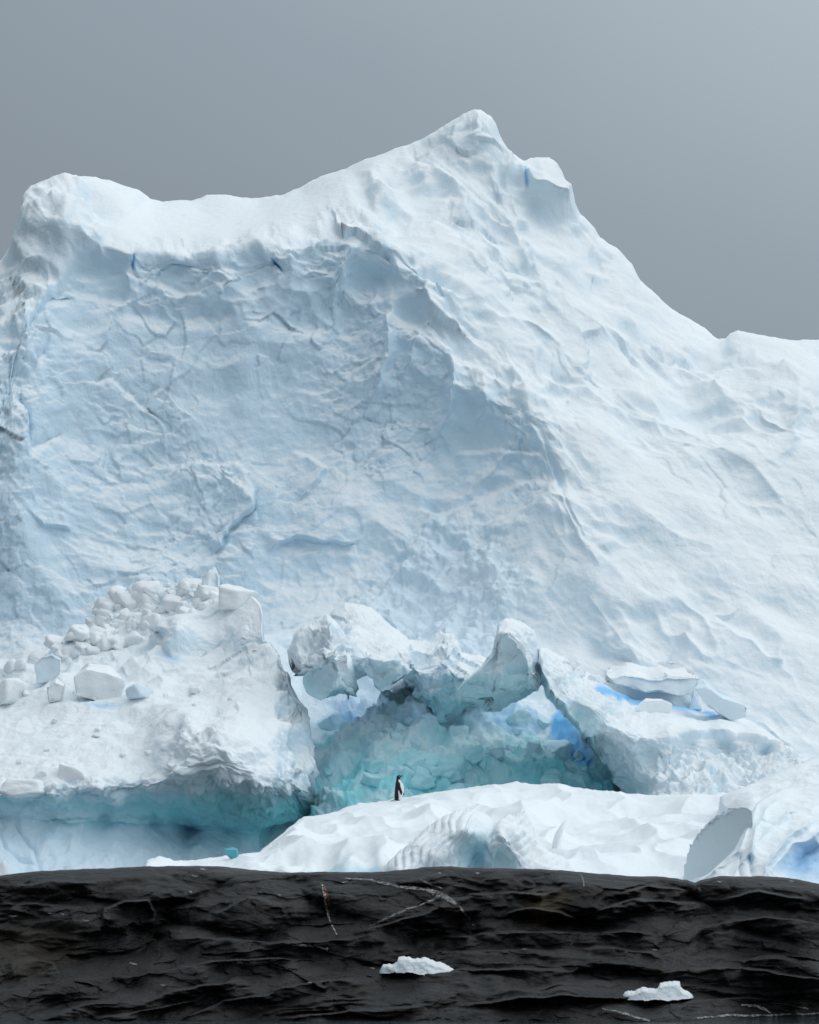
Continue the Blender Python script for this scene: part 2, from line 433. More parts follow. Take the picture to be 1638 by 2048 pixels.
BERG = [(-1100,1720,142),(-900,1320,142),(-1100,1790,139),(-800,1600,134),(2500,1260,140),(2700,1700,142),(2700,1790,139),(2350,1500,128),(-400,760,142),(-100,560,137),(0,520,135),(48,390,134),(100,359,137),(190,356,138),(300,400,141),(400,398,142),(515,398,142),(600,376,142),(700,334,141),
 (845,278,140),(925,228,139),(960,218,138.5),(1000,264,139),(1040,314,139),(1060,314,138.4),(1098,313,138.2),(1127,348,137.7),(1130,380,137.7),(1062,345,136.6),(1100,345,136.4),(1110,380,136.6),(1075,385,136.4),(1046,345,138),(1040,390,136.8),(1190,455,138.5),(1270,540,138),(1345,612,138),(1435,678,138),(1475,664,137),
 (1590,680,138),(1750,690,138),(2050,850,138),
 (65,425,131.3),(130,408,131.5),(180,445,131.3),(100,485,130.6),(180,500,130.6),(30,505,131.6),(120,380,134.5),(190,385,135.5),(230,420,134),(270,400,137.5),
 (200,490,130.9),(270,488,130.9),(350,492,130.9),(430,490,130.9),(520,478,131),(580,452,131.4),(640,428,132),(700,392,133.5),(760,356,135.2),
 (300,440,136),(400,440,137),(500,430,137),(600,405,137),
 (200,540,130.7),(350,540,131),(500,530,130.6),(600,500,130.2),
 (50,620,127.5),(150,640,129.6),(300,630,130.2),(450,630,130.3),(600,620,130.3),(700,640,130),
 (300,760,129.4),(450,760,129.7),(600,760,129.4),(720,760,129),
 (50,800,126.4),(150,850,128.2),(300,900,128.6),(450,900,128),(600,920,128.2),(750,900,128),(850,900,127.8),(950,900,127),
 (50,1000,126.2),(200,1000,127.4),(350,1020,127.2),(500,1020,127.2),(650,1020,127.2),(800,1020,126.9),(900,1000,126.4),
 (0,1150,126),(150,1150,126.4),(300,1130,126.2),(450,1130,126.2),(600,1130,126.2),(750,1090,126),(850,1050,126),(950,1035,125.2),
 (0,1300,125.4),(200,1300,125),(400,1300,124.8),(600,1250,123.6),(750,1230,123),(900,1230,121.8),(1000,1180,121.5),
 (660,440,131.6),(700,452,131),(760,488,129.9),(830,510,129.4),(890,565,128.6),(770,598,129.6),(830,640,128.8),(900,708,127.5),(960,758,126.8),(1030,790,126.1),(1065,825,125.6),(1090,900,124.8),(1110,960,123.9),
 (740,550,130.4),(840,575,129.5),(730,690,129.6),(800,730,128.6),(870,790,127.8),(950,830,127),(1030,870,126),(1055,930,125),(1000,960,125.7),
 (960,260,137.5),(900,300,138),(800,345,137.6),(940,350,136.5),(1000,400,136),(1080,420,136.5),
 (800,420,134),(900,450,133.5),(1000,520,132.8),(1100,520,134),(1180,540,135),
 (920,540,130.8),(980,620,130),(1080,650,130.6),(1180,650,132),(1250,620,134),
 (970,700,128.2),(1060,745,127.6),(1150,760,128.6),(1250,760,130),(1350,720,133),(1430,710,135.5),
 (1120,860,125.2),(1200,880,125.9),(1300,900,127),(1400,880,128.5),(1500,850,129.8),(1600,800,131),
 (1480,700,134.5),(1560,740,133),(1600,900,129.3),(1550,940,127.8),(1750,900,130),(1900,1000,130),
 (1150,1000,123.2),(1250,1050,123.5),(1400,1050,124.5),(1500,1050,125),(1620,1000,126.6),
 (1180,1150,121.5),(1300,1200,121),(1450,1200,121.5),(1600,1200,122.5),(1800,1200,123),(2050,1200,126),
 (1230,1300,120),(1400,1330,119),(1550,1400,118),(1638,1450,117.5),(1800,1500,117.5),(2050,1500,120),
 (1040,1080,123.2),(1080,1200,121.5),(1100,1290,120.8),
 (0,1500,121),(300,1500,120.5),(600,1400,120.5),(750,1350,120.4),(900,1340,118.6),(1000,1350,119),(830,1400,116.4),(900,1400,116.2),(960,1400,116.6),
 (650,1480,116.8),(720,1430,116.6),(800,1430,116.8),(900,1440,116.8),(1000,1450,116.8),(1100,1430,117.4),(1150,1470,116.6),(800,1500,115),(950,1510,115),(1080,1520,115),(1170,1540,114.8),(1300,1500,117),(650,1560,112.8),(800,1560,112.8),(950,1560,113.2),(1100,1570,113.6),(650,1650,112.2),(800,1620,112.4),(1000,1620,113),(1000,1750,110.5),(700,1750,110.5),(1300,1650,114),(1638,1650,114),(0,1790,121),(-400,1300,128),(-100,640,128.6),(-100,800,127),(-100,1000,126.4),(-100,1200,126.2),(-250,800,129),(-250,1100,128),(-400,1790,126),(2050,1790,119)]
BOWL = [(-450,620),(0,600),(120,560),(200,500),(520,490),(620,440),(700,460),(830,515),(900,580),(770,605),(900,712),(1060,815),(1100,950),(1040,1040),(800,1150),(560,1260),(300,1260),(-450,1400)]
SNOWTOP = [(190,350),(300,380),(520,385),(720,310),(800,290),(700,385),(620,425),(520,472),(400,486),(230,484),(200,450),(240,420)]
LUMPY = [(-400,540),(0,520),(100,560),(125,680),(75,770),(80,890),(0,960),(-400,1000)]
RIMBAND = [(190,492),(330,496),(520,482),(620,440),(720,470),(880,520),(900,580),(740,590),(700,680),(560,640),(330,640),(190,580),(110,580)]
CAVE = [(630,1400),(700,1350),(920,1390),(1080,1370),(1200,1480),(1330,1620),(1200,1800),(500,1800),(560,1600)]
RUBBLE = [(740,1120),(860,1020),(1000,1060),(1060,1150),(1060,1300),(900,1420),(640,1420),(560,1290),(700,1230)]
def berg_disp(P, N, px, py, front):
    bowl = poly_mask(px, py, BOWL, 30); st = poly_mask(px, py, SNOWTOP, 26); lump = poly_mask(px, py, LUMPY, 26)*front
    rim = poly_mask(px, py, RIMBAND, 20); cave = poly_mask(px, py, CAVE, 40); rub = poly_mask(px, py, RUBBLE, 45)
    rs = np.clip(1-bowl-st-cave-rub-lump, 0, 1)*front
    q = warp(P, 0.9, 0.35, 5)
    d = 0.36*fbm(q*f32(0.16), 3, 1)*(1-0.85*st)
    # calved wall: broad shells and chips
    qb = warp(P*np.array([1, 1, 1.15], f32), 0.8, 0.45, 21)
    d += only(bowl*front, lambda a: 0.75*(facet(a*f32(0.24), 3, 0.8, 0.8, 0.35)-0.3), qb)
    d += only(bowl*front*(.4+.6*sstep(-0.2, 0.4, perlin(P*f32(0.22), 8))), lambda a: 0.22*(facet(a*f32(0.62), 4, 0.7, 0.85, 0.5)-0.25), qb)
    d += only((rim*0.8+0.22*bowl*sstep(0.05, .4, perlin(P*f32(0.3), 88)))*front, lambda a: 0.55*(facet(warp(a, .4, 1., 6)*f32(.95), 9, 0.75, 0.9, 0.5)-0.25)+.2*(facet(a*f32(2.3), 10, .75, .9, .5)-.25), P)
    d += only(bowl*front, lambda a: 0.05*fbm(a*f32(1.1), 4, 12)+(.02+.06*sstep(-.2, .3, perlin(a*f32(.19), 29)))*shards(warp(a, .5, .7, 17)*f32(.42), 18, .9, .5)+(.02+.09*sstep(-.15, .3, perlin(a*f32(.3), 26)))*shards(warp(a, .3, 1.4, 27)*f32(.8), 28, .9, .5), P)
    d += only(bowl*front*sstep(-.1, .25, perlin(P*f32(.27), 24)), lambda a: .07*shards(warp(a, .15, 2., 19)*f32(1.7), 20, .9, .6)+.035*shards(a*f32(3.4), 22, .9, .6), P)
    d += only(bowl*front*(.25+.75*sstep(-.05, .3, perlin(P*f32(0.33), 14))), lambda a: 0.08*(facet(a*f32(1.5), 15, .7, .85, .5)-.25)+.055*(facet(a*f32(3.6), 16, .7, .85, .5)-.25), qb)
    d += only(lump, lambda a: 0.26*billow(warp(a, .3, 1., 7)*f32(0.62), 4, 11)+0.2*(facet(a*f32(.7), 13, .9, .8, .5)-.3), P)
    # weathered snow slope: ribs running down to the right, with wind-cut hollows
    s, c = math.sin(math.radians(42)), math.cos(math.radians(42))
    ua = (px*c+py*s)/100.0; ub = (-px*s+py*c)/100.0
    wq = np.stack([ua*0.42, ub*1.15, 0.0*ua], 1).astype(f32)
    wq = wq+0.45*np.stack([perlin(wq*f32(1.2), 41), perlin(wq*f32(1.2), 42), 0*ua], 1)
    upper = sstep(1080, 640, py)*sstep(1560, 1350, px); patch = sstep(-.25, .35, perlin(P*f32(.2), 60))
    d += only(rs*(0.05+0.13*upper)*(.35+.65*patch), lambda a: ridged(a, 3, 51, 0.5), wq)
    fq = np.stack([ua*0.75, ub*1.5, P[:,1]*0.10], 1).astype(f32)+0.35*np.stack([fbm(P*f32(.6), 2, 61), fbm(P*f32(.6), 2, 66), 0*ua], 1)
    d += only(rs*(0.22+1.05*upper)*(.3+.7*patch), lambda a: facet(a, 62, 0.75, 0.8, 0.4)-0.28, fq)
    d += only(rs*sstep(.0, .35, perlin(P*f32(.28), 67)), lambda a: 0.30*(facet(a*np.array([2.1, 2.3, 1], f32), 68, .7, .85, .5)-.25), fq)
    d += only(rs*(.35+.65*upper)*sstep(-.1, .3, perlin(P*f32(.35), 69)), lambda a: 0.13*(facet(a*np.array([4.2, 5., 1], f32), 58, .7, .85, .5)-.25), fq)
    d += rs*0.16*fbm(P*f32(0.38), 2, 63)
    d += only(rs*(.25+.75*upper)*sstep(-.1, .3, perlin(P*f32(.24), 64)), lambda a: .16*shards(a*np.array([.9, 1.1, 1], f32), 65, .9, .4)+.07*shards(a*np.array([2.2, 2.6, 1], f32), 70, .9, .4), fq)
    # rubble and cave wall
    rc = (rub*.8+0.9*cave)*front
    d += only(rc, lambda a: 0.50*(facet(warp(a, .35, 1.1, 71)*f32(0.75), 72, 0.9, 0.9, 0.6)-0.3)+.28*(facet(a*f32(1.9), 79, .9, .9, .6)-.3)+.10*billow(a*f32(2.6), 3, 78), P)
    d += (0.03+0.02*rub)*(1-st)*fbm(P*f32(2.2), 4, 74)
    d += 0.02*st*fbm(P*f32(1.0), 3, 75)
    return d
def berg_depth():
    D = depth_fn(BERG, 0.08)
    def fn(PX, PY):
        wob = 9*fbm(np.stack([PX.ravel()/60, PY.ravel()/60, 0*PX.ravel()], 1).astype(f32), 3, 80).reshape(PX.shape)
        wx = fbm(np.stack([PX.ravel()/75, PY.ravel()/75, 0*PX.ravel()+6], 1).astype(f32), 3, 81).reshape(PX.shape); wy = fbm(np.stack([PX.ravel()/75, PY.ravel()/75, 0*PX.ravel()+9], 1).astype(f32), 3, 82).reshape(PX.shape)
        rd, _ = line_dist(PX, PY, [(640,430),(760,490),(890,570),(830,640),(900,708),(960,758),(1030,790),(1065,825),(1090,900),(1110,960)]); wk = np.exp(-(rd/45)**2)*sstep(430, 500, PY)
        Y = D(PX+26*wk*wx, PY+26*wk*wy)
        for poly, w, h in BERG_STEPS: Y = Y - step(PX+wob, PY+wob, poly, w, h)
        for poly, w, h, sd in BERG_RIBS: Y = Y - ridge(PX+wob, PY+wob, poly, w, h, sd)
        return Y
    return fn
BERG_STEPS = [
 ([(320,960),(345,920),(400,905),(470,900),(505,930),(500,985)][::-1], 60, 0.2),
 ([(575,885),(610,895),(642,920),(640,950),(600,990)][::-1], 45, 0.25),
 ([(190,486),(300,490),(430,488),(520,478),(580,452),(610,440)][::-1], 34, 0.7),
 ([(60,400),(110,405),(165,400),(195,450),(215,480)][::-1], 40, 0.6),
 ([(420,1090),(480,1010),(520,960)], 60, 0.5),
 ([(530,1100),(590,1060),(640,1075),(720,1068)], 70, 0.35),
 ([(890,905),(960,900),(1050,905),(1085,890)][::-1], 40, 0.25),

 ([(870,430),(930,460),(985,520),(1010,560)][::-1], 36, .5),
 ([(980,330),(1020,400),(1040,470),(1070,530)][::-1], 30, .4),
 ([(930,590),(1000,620),(1060,625),(1120,660)][::-1], 26, .35),
 ([(1330,690),(1400,690),(1450,720)][::-1], 40, .5),
 ([(830,1010),(900,1020),(950,990),(1030,950),(1100,940)], 40, -0.35),
 ([(185,745),(240,750),(290,800),(320,760)], 40, -0.2),
 ([(90,1050),(100,1040),(150,1036)], 30, 0.25),
 ([(1060,820),(1090,880),(1105,930),(1120,960),(1150,1030),(1190,1105)], 45, -0.35),
 ([(860,370),(930,400),(1000,470),(1030,520)], 30, -0.4),
 ([(720,480),(790,490),(850,520),(885,560),(905,585)], 50, 0.2),
 ([(200,530),(260,540),(330,560),(420,590)], 40, -.3),
 ([(900,440),(960,470),(1000,520)], 30, -.3),
]
BERG_RIBS = [
 ([(775,600),(768,660),(760,730),(735,800)], 26, .8, 0), ([(905,712),(890,780),(880,850),(860,890)], 26, .7, 0), ([(1035,792),(1015,860),(985,920),(950,960)], 24, .6, 0), ([(705,462),(690,540),(665,610)], 26, .55, 0), ([(835,645),(825,700),(800,760)], 18, .5, 0), ([(970,762),(955,815),(930,850)], 18, .5, 0),
 ([(1150,700),(1260,765),(1330,825),(1420,885),(1500,930),(1570,1005)], 34, 0.75, 0),
 ([(1120,960),(1150,1020),(1180,1090),(1200,1120)], 24, 0.45, 0),
 ([(1280,570),(1340,650),(1400,700),(1440,715)], 24, 0.35, 0),
 ([(1440,715),(1500,690),(1560,740),(1620,770)], 26, 0.40, 0),
 ([(1560,930),(1590,860),(1600,790)], 22, 0.5, 0),
 ([(1000,300),(1040,420),(1080,520),(1110,600)], 20, 0.40, 0),
 ([(920,400),(960,440),(1000,490),(1060,520)], 18, 0.4, 0),
 ([(1120,590),(1200,640),(1260,690)], 16, 0.3, 0),
 ([(1020,600),(1100,650),(1160,700),(1230,730)], 18, 0.35, 0),
 ([(1250,1000),(1340,1060),(1440,1100)], 40, .4, 0),
 ([(1300,1150),(1420,1230),(1560,1290)], 50, .4, 0),
 ([(1180,1190),(1250,1290),(1330,1330)], 40, .4, 0),
 # cracks
 ([(100,590),(118,640),(122,690),(100,720)], 7, -0.3, 0), ([(78,765),(82,830),(84,890)], 6, -.25, 0),
 ([(84,890),(120,870),(142,850)], 6, -0.25, 0),
 ([(532,498),(540,512),(552,530)], 6, -0.3, 0), ([(274,486),(268,505),(258,528)], 7, -0.3, 0), ([(398,425),(420,427)], 4, -0.2, 0),
 ([(1048,325),(1054,368)], 4, -0.5, 0), ([(105,580),(152,578)], 6, -0.5, 0), ([(425,1090),(470,1030),(520,970)], 5, -.3, 0),
]
def slope_snow(P, N, lo=0.28, hi=0.62, seed=90, amp=0.07):
    """1 on faces too steep for snow to lie, 0 where it lies"""
    nz = N[:,2]+amp*fbm(P*f32(0.5), 3, seed)
    return 1-sstep(lo, hi, nz)
def berg_mask(P, N, px, py):
    m = np.zeros((len(P), 3))
    bowl = poly_mask(px, py, BOWL, 30)
    m[:,0] = slope_snow(P, N, 0.22, 0.80)*(0.66+0.34*bowl)+0.10*bowl
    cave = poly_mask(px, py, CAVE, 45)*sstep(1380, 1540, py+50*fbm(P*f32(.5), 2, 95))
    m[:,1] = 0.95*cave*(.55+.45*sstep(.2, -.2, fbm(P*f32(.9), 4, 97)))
    m[:,0] = np.maximum(m[:,0], 0.7*poly_mask(px, py, RUBBLE, 60))
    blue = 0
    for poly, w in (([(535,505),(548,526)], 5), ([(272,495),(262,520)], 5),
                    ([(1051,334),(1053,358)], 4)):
        dd, _ = line_dist(px, py, poly); blue = np.maximum(blue, 0.6*np.exp(-(dd/w)**2))  # slits near the crest: light from inside the ice, painted as blue
    m[:,2] = np.clip(blue+.65*gauss(px, py, 700, 1395, 45, 24)+.85*poly_mask(px, py, [(1104,1425),(1124,1402),(1150,1440),(1188,1486),(1192,1506),(1165,1500),(1140,1472),(1106,1480)], 7)+.45*gauss(px, py, 1020, 1435, 70, 20)+.35*gauss(px, py, 820, 1436, 26, 10), 0, 1)  # bright blue patches paint the cave's inner glow into the ice colour
    return m
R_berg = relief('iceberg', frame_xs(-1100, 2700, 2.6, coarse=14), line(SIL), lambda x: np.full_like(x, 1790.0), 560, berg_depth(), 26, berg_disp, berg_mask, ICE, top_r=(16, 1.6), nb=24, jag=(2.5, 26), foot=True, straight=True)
link('iceberg', R_berg.me, None, 'huge white iceberg with a snowy pointed summit and a pale blue broken wall', 'iceberg')

# generic displacement for broken ice
def broken(a=0.25, f=0.8, b=0.1, fine=0.03, seed=100, lay=0.0):
    def fn(P, N, px, py, front):
        q = warp(P, 0.3, 1.1, seed)
        d = a*(facet(q*f32(f), seed+1, 0.65, 0.95, 0.5)-0.25) + b*fbm(P*f32(f*1.7), 4, seed+2) + fine*fbm(P*f32(4.5), 3, seed+3) + .38*a*shards(q*f32(f*1.5), seed+8, .9, .5)
        if lay:
            zz = P[:,2]*2.4+1.2*fbm(P*f32(0.5), 3, seed+5)+0.25*P[:,0]
            d += lay*ridged(np.stack([P[:,0]*0.25, P[:,1]*0.25, zz], 1).astype(f32), 3, seed+6)
        return d
    return fn
def mask_fn(seed=200, teal=None, deep=None, lo=0.25, hi=0.6, k=0.9):
    def fn(P, N, px, py):
        m = np.zeros((len(P), 3)); m[:,0] = k*slope_snow(P, N, lo, hi, seed)
        if teal: m[:,1] = teal(P, N, px, py)
        if deep: m[:,2] = deep(P, N, px, py)
        return m
    return fn
# ------------------------------------------------------------------ left ledge
L_TOP = line([(-700,1640),(-450,1480),(-250,1400),(-100,1345),(0,1318),(50,1308),(120,1270),(160,1240),(190,1200),(240,1172),(290,1158),(350,1162),(400,1164),(415,1140),(428,1124),(445,1150),(470,1172),
              (500,1200),(522,1222),(535,1240),(560,1264),(580,1300),(600,1335),(612,1400),(625,1440),(632,1480),(636,1520),(640,1575)])
L_PTS = [(0,1320,120.4),(160,1240,121.4),(290,1155,122),(428,1125,121.5),(522,1215,118.5),(580,1300,116),(612,1400,114.4),(634,1500,113.4),(640,1590,113),
 (-100,1400,118),(-100,1500,112),(-100,1585,108.5),(-250,1450,117),(-250,1600,110),(-250,1790,108.5),(-700,1650,118),(-700,1790,114),(-450,1490,118),(-480,1640,111.5),(-480,1790,109.5),
 (0,1400,117),(100,1350,117.5),(200,1300,118.5),(300,1250,119.5),(420,1200,119.5),(480,1225,118),
 (100,1430,114.5),(250,1400,114.5),(400,1350,115.5),(520,1330,114.6),(570,1380,112.8),
 (0,1480,113),(150,1480,112),(300,1450,112),(420,1410,112.3),(520,1420,111.4),(590,1450,111.2),
 (0,1560,109.5),(100,1550,109.2),(200,1545,109),(300,1530,109.5),
 (325,1470,109.9),(380,1443,108.9),(440,1443,108.4),(500,1475,108),(545,1520,108.4),(330,1530,107.9),(420,1520,107),(500,1550,107.1),(560,1560,108.3),(360,1575,107.9),(450,1588,107.6),(530,1592,108.2),(600,1540,110),(622,1590,110.6),
 (0,1588,108.3),(100,1588,108.2),(200,1578,108.2),(300,1573,108.2),
 (0,1612,109.0),(100,1614,109.1),(200,1610,109.4),(300,1610,109.8),(400,1624,110.4),(500,1628,111.2),(600,1625,113.2),
 (0,1635,109.6),(100,1635,109.8),(200,1636,110.2),(300,1642,110.9),(380,1652,112.6),(450,1652,112.8),(550,1650,114.4),(632,1640,116.4),
 (0,1680,108.7),(100,1690,108.7),(200,1700,109),(300,1700,109.6),(400,1700,111),(500,1720,112.4),(600,1700,115),
 (0,1790,106.2),(200,1790,106.6),(400,1790,108.6),(600,1790,113)]
BOSS = [(318,1500),(335,1455),(385,1440),(440,1440),(495,1470),(540,1510),(556,1560),(530,1600),(440,1605),(340,1585),(318,1560)]
def ledge_disp(P, N, px, py, front):
    boss = poly_mask(px, py, BOSS, 14); low = sstep(1600, 1640, py)
    topz = np.clip(1-boss-low, 0, 1); edge = sstep(545, 600, px)*sstep(1260, 1340, py)*(1-low)
    back = sstep(1420, 1280, py)
    d = 0.20*fbm(P*f32(0.45), 3, 300)*(1-0.6*low)
    q = warp(P, .3, 1.2, 301)
    pat = sstep(-.1, .35, perlin(P*f32(0.4), 304))
    d += only(topz*(0.05+0.10*pat+0.42*back), lambda a: facet(a*f32(0.8), 302, .7, .9, .6)-.22, q)
    d += only(topz*(.12*pat+.88*back), lambda a: .10*shards(a*f32(1.1), 319, .9, .6), q)
    d += only(topz*(.25+.75*back)*(.4+.6*pat), lambda a: 0.17*(facet(a*f32(2.0), 303, .6, 1., .6)-.2), q)
    d += topz*0.05*fbm(P*f32(1.4), 3, 305)
    zz = P[:,2]*3.0+0.9*fbm(P*f32(0.7), 3, 306)+0.5*P[:,0]
    d += boss*(0.10*ridged(np.stack([P[:,0]*.7, P[:,1]*.7, zz*.75], 1).astype(f32), 3, 307)+0.34*(facet(q*np.array([.9, .9, 1.3], f32), 308, .7, .9, .5)-.25)+.12*(facet(q*f32(2.4), 318, .7, .9, .5)-.25))
    d += edge*(0.42*(facet(q*f32(.9), 309, .7, .9, .5)-.25)+0.10*billow(P*f32(2.4), 3, 310))
    lip = np.exp(-((py-1585)/26)**2)
    d += lip*(0.20*billow(warp(P, .2, 1.6, 315)*f32(1.5), 4, 311))*front
    d += low*(0.16*fbm(P*np.array([.55, .55, .18], f32), 4, 312)+.10*ridged(P*np.array([1.1, .6, .16], f32), 3, 314))
    d += only(np.exp(-((py-1622)/24)**2)*front, lambda a: .16*ridged(a*np.array([.3, .3, 2.2], f32), 3, 316)+.10*billow(a*f32(1.6), 3, 317), P)
    d += 0.025*fbm(P*f32(3.5), 3, 313)*(1-.7*low)
    for poly, w, h in (([(0,1660),(12,1700),(40,1720),(70,1740)], 4, -.25), ([(30,1650),(70,1700),(85,1760)], 4, -.2), ([(130,1640),(150,1650),(160,1665),(158,1690)], 8, .22)): d += front*ridge(px, py, poly, w, h)
    return d
def ledge_mask(P, N, px, py):
    m = np.zeros((len(P), 3))
    boss = poly_mask(px, py, BOSS, 16)
    low = sstep(1640, 1680, py)
    m[:,0] = np.maximum(0.75*slope_snow(P, N, .25, .6, 320)*(1-.6*boss), 0.85*low)
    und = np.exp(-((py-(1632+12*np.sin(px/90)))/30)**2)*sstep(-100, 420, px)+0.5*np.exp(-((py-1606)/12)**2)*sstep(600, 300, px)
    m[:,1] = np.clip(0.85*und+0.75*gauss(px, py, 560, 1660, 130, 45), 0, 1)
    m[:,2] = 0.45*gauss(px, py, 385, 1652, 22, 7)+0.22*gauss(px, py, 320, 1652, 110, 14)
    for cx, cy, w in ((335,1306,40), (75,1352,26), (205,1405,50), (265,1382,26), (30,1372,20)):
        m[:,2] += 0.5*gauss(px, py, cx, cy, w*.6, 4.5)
    return m
R_ledge = relief('ice_ledge', frame_xs(-700, 640, 2.3, coarse=12), L_TOP, lambda x: np.full_like(x, 1790.0), 330, depth_fn(L_PTS), 4, ledge_disp, ledge_mask, ICE, top_r=(10, .5), side_r=(14, 1.2), jag=(3, 12), foot=True, hold=.25)
link('ice_ledge', R_ledge.me, None, 'broad white ice ledge with a bulging grey front and a turquoise undercut', 'ice ledge')

# ------------------------------------------------------------------ cave rim: ridges, fin, slab
def teal_low(y0, y1, k=0.8):
    return lambda P, N, px, py: k*sstep(y0, y1, py+14*fbm(P*f32(.9), 2, 401))
def thing(nm, label, cat, xs, top, bot, nv, pts, thick, disp, mask, **kw):
    R = relief(nm, xs, line(top), line(bot), nv, depth_fn(pts), thick, disp, mask, ICE, **kw)
    o = link(nm, R.me, None, label, cat); R.o = o
    return R
R_r1 = thing('ice_buttress', 'craggy grey ice buttress left of the cave mouth beside the ledge', 'ice ridge', np.linspace(572, 716, 110),
  [(572,1300),(585,1268),(605,1248),(640,1234),(656,1228),(672,1240),(690,1264),(704,1285),(712,1330),(716,1372)], [(572,1340),(590,1352),(612,1370),(640,1400),(665,1408),(690,1400),(716,1384)], 110,
  [(580,1290,113.5),(640,1240,114),(700,1290,114.5),(600,1320,111.8),(640,1290,112),(660,1250,112.6),(680,1300,111.2),(660,1330,111.2),(690,1350,111.8),(640,1370,112.4),(610,1355,112.2),(680,1390,113),(655,1300,111.0)], .8,
  broken(0.55, 0.9, 0.22, 0.06, 410), mask_fn(411, teal_low(1370, 1420, .6), k=.6), top_r=(12, 1.0), side_r=(10, 1.2), jag=(4, 12))
R_r2 = thing('snow_ridge', 'smooth white snow ridge with a drooping grey lip over the cyan gap', 'ice ridge', np.linspace(640, 826, 150),
  [(640,1262),(652,1236),(668,1216),(690,1203),(720,1208),(745,1216),(770,1240),(800,1263),(815,1274),(826,1290)],
  [(640,1300),(690,1345),(712,1362),(732,1346),(748,1368),(768,1390),(786,1384),(800,1362),(826,1330)], 130,
  [(650,1240,116.5),(690,1205,117),(745,1216,117),(800,1265,117),(700,1250,115),(750,1270,114.8),(700,1310,113.4),(740,1312,112.8),(790,1312,113),(768,1345,113),(745,1366,113.6),(775,1386,114),(712,1356,114),(815,1310,114.8)], .9,
  broken(0.26, 0.8, 0.12, 0.04, 420), mask_fn(421, None, None, k=.7), top_r=(14, 1.0), side_r=(8, 1.0), jag=(3, 14))
R_r3 = thing('ice_rampart', 'lumpy pale ice rampart between the drooping ridge and the fin', 'ice ridge', np.linspace(792, 996, 170),
  [(792,1310),(800,1285),(815,1276),(830,1276),(860,1279),(872,1266),(882,1261),(908,1262),(921,1284),(926,1302),(945,1304),(968,1310),(985,1330),(996,1360)],
  [(792,1330),(806,1385),(825,1420),(860,1440),(900,1446),(950,1436),(996,1400)], 150,
  [(795,1315,116.2),(830,1278,117),(860,1281,117),(900,1264,117),(930,1304,116.4),(980,1330,116),(812,1320,115.2),(822,1360,115.4),(850,1330,115.2),(870,1350,115),(890,1320,114.6),(900,1380,115.1),(940,1350,114.9),(960,1390,115.6),(900,1290,115.6),(850,1400,115.5),(830,1420,116.6),(900,1445,116.6),(950,1435,116.8),(994,1390,116.6)], .9,
  broken(0.42, 1.0, 0.18, 0.06, 425), mask_fn(426, lambda P, N, px, py: .6*sstep(1370, 1450, py+20*fbm(P*f32(.9), 3, 422)), lambda P, N, px, py: .5*gauss(px, py, 820, 1430, 24, 12), k=.8), top_r=(10, .8), side_r=(8, .8), jag=(4, 12))
R_fin = thing('ice_fin', 'tall tilted ice fin with white crest and grey-green overhanging face', 'ice fin', np.linspace(912, 1086, 150),
  [(912,1382),(925,1362),(960,1334),(984,1306),(990,1270),(996,1246),(1008,1234),(1022,1234),(1042,1240),(1070,1260),(1079,1288),(1083,1330),(1086,1352)],
  [(912,1392),(930,1402),(955,1412),(980,1430),(1000,1434),(1016,1424),(1040,1410),(1062,1398),(1086,1376)], 170,
  [(998,1248,110.6),(1015,1236,111.2),(1045,1242,112),(1072,1262,112.6),(1082,1300,112.6),(1085,1350,112.2),
   (1004,1256,109.7),(1025,1262,109.5),(1048,1290,109.3),(1066,1325,109.5),(1076,1355,109.8),
   (1000,1300,110.3),(1020,1300,110.2),(985,1330,110.6),(1040,1340,110.2),(960,1360,110.6),(1010,1370,110.4),(1060,1375,110.8),(1000,1345,110.0),
   (930,1390,111.6),(985,1420,112.8),(1040,1400,112.6),(1075,1385,112.4)], 2.2,
  broken(0.30, 0.8, 0.12, 0.04, 430), mask_fn(431, lambda P, N, px, py: .34*sstep(1280, 1380, py)*sstep(1088, 1062, px), k=.55), top_r=(7, .5), side_r=(7, .7), jag=(1.5, 12))

# ------------------------------------------------------------------ right shelf with leaning slab
SH_PTS = [(1080,1292,111.5),(1100,1300,112),(1180,1345,114.5),(1260,1400,117),(1400,1420,118.4),(1500,1440,117.8),(1600,1510,116),(1750,1560,116),
 (1085,1310,110.6),(1095,1340,110.2),(1110,1370,110),(1130,1350,110.4),(1150,1385,110),(1160,1430,110.2),(1180,1400,110),(1186,1480,110.8),(1200,1440,110.1),(1215,1400,111.2),
 (1240,1450,110.4),(1265,1452,110.8),(1300,1468,110.8),(1340,1455,111.4),(1280,1430,113.4),(1380,1466,111.6),(1450,1462,112),(1520,1478,111.8),(1570,1505,111.6),(1400,1450,114),(1500,1455,114.6),
 (1240,1520,111.8),(1270,1560,111.4),(1200,1512,113.2),(1222,1550,113.8),(1248,1600,113.4),(1290,1600,111),(1216,1500,112),(1300,1510,111.2),(1320,1560,110.2),(1380,1492,111.9),(1450,1490,112.2),(1530,1508,112),(1380,1520,111.2),(1450,1525,111.2),(1400,1560,109),(1500,1550,109.4),(1560,1540,110.2),
 (1300,1610,109),(1450,1610,107.6),(1600,1600,107.6),(1750,1610,107.6)]
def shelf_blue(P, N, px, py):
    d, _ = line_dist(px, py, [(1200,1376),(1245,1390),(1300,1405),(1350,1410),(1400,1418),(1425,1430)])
    return .9*np.exp(-(d/9)**2)  # blue glow of the crack painted onto the shelf as colour
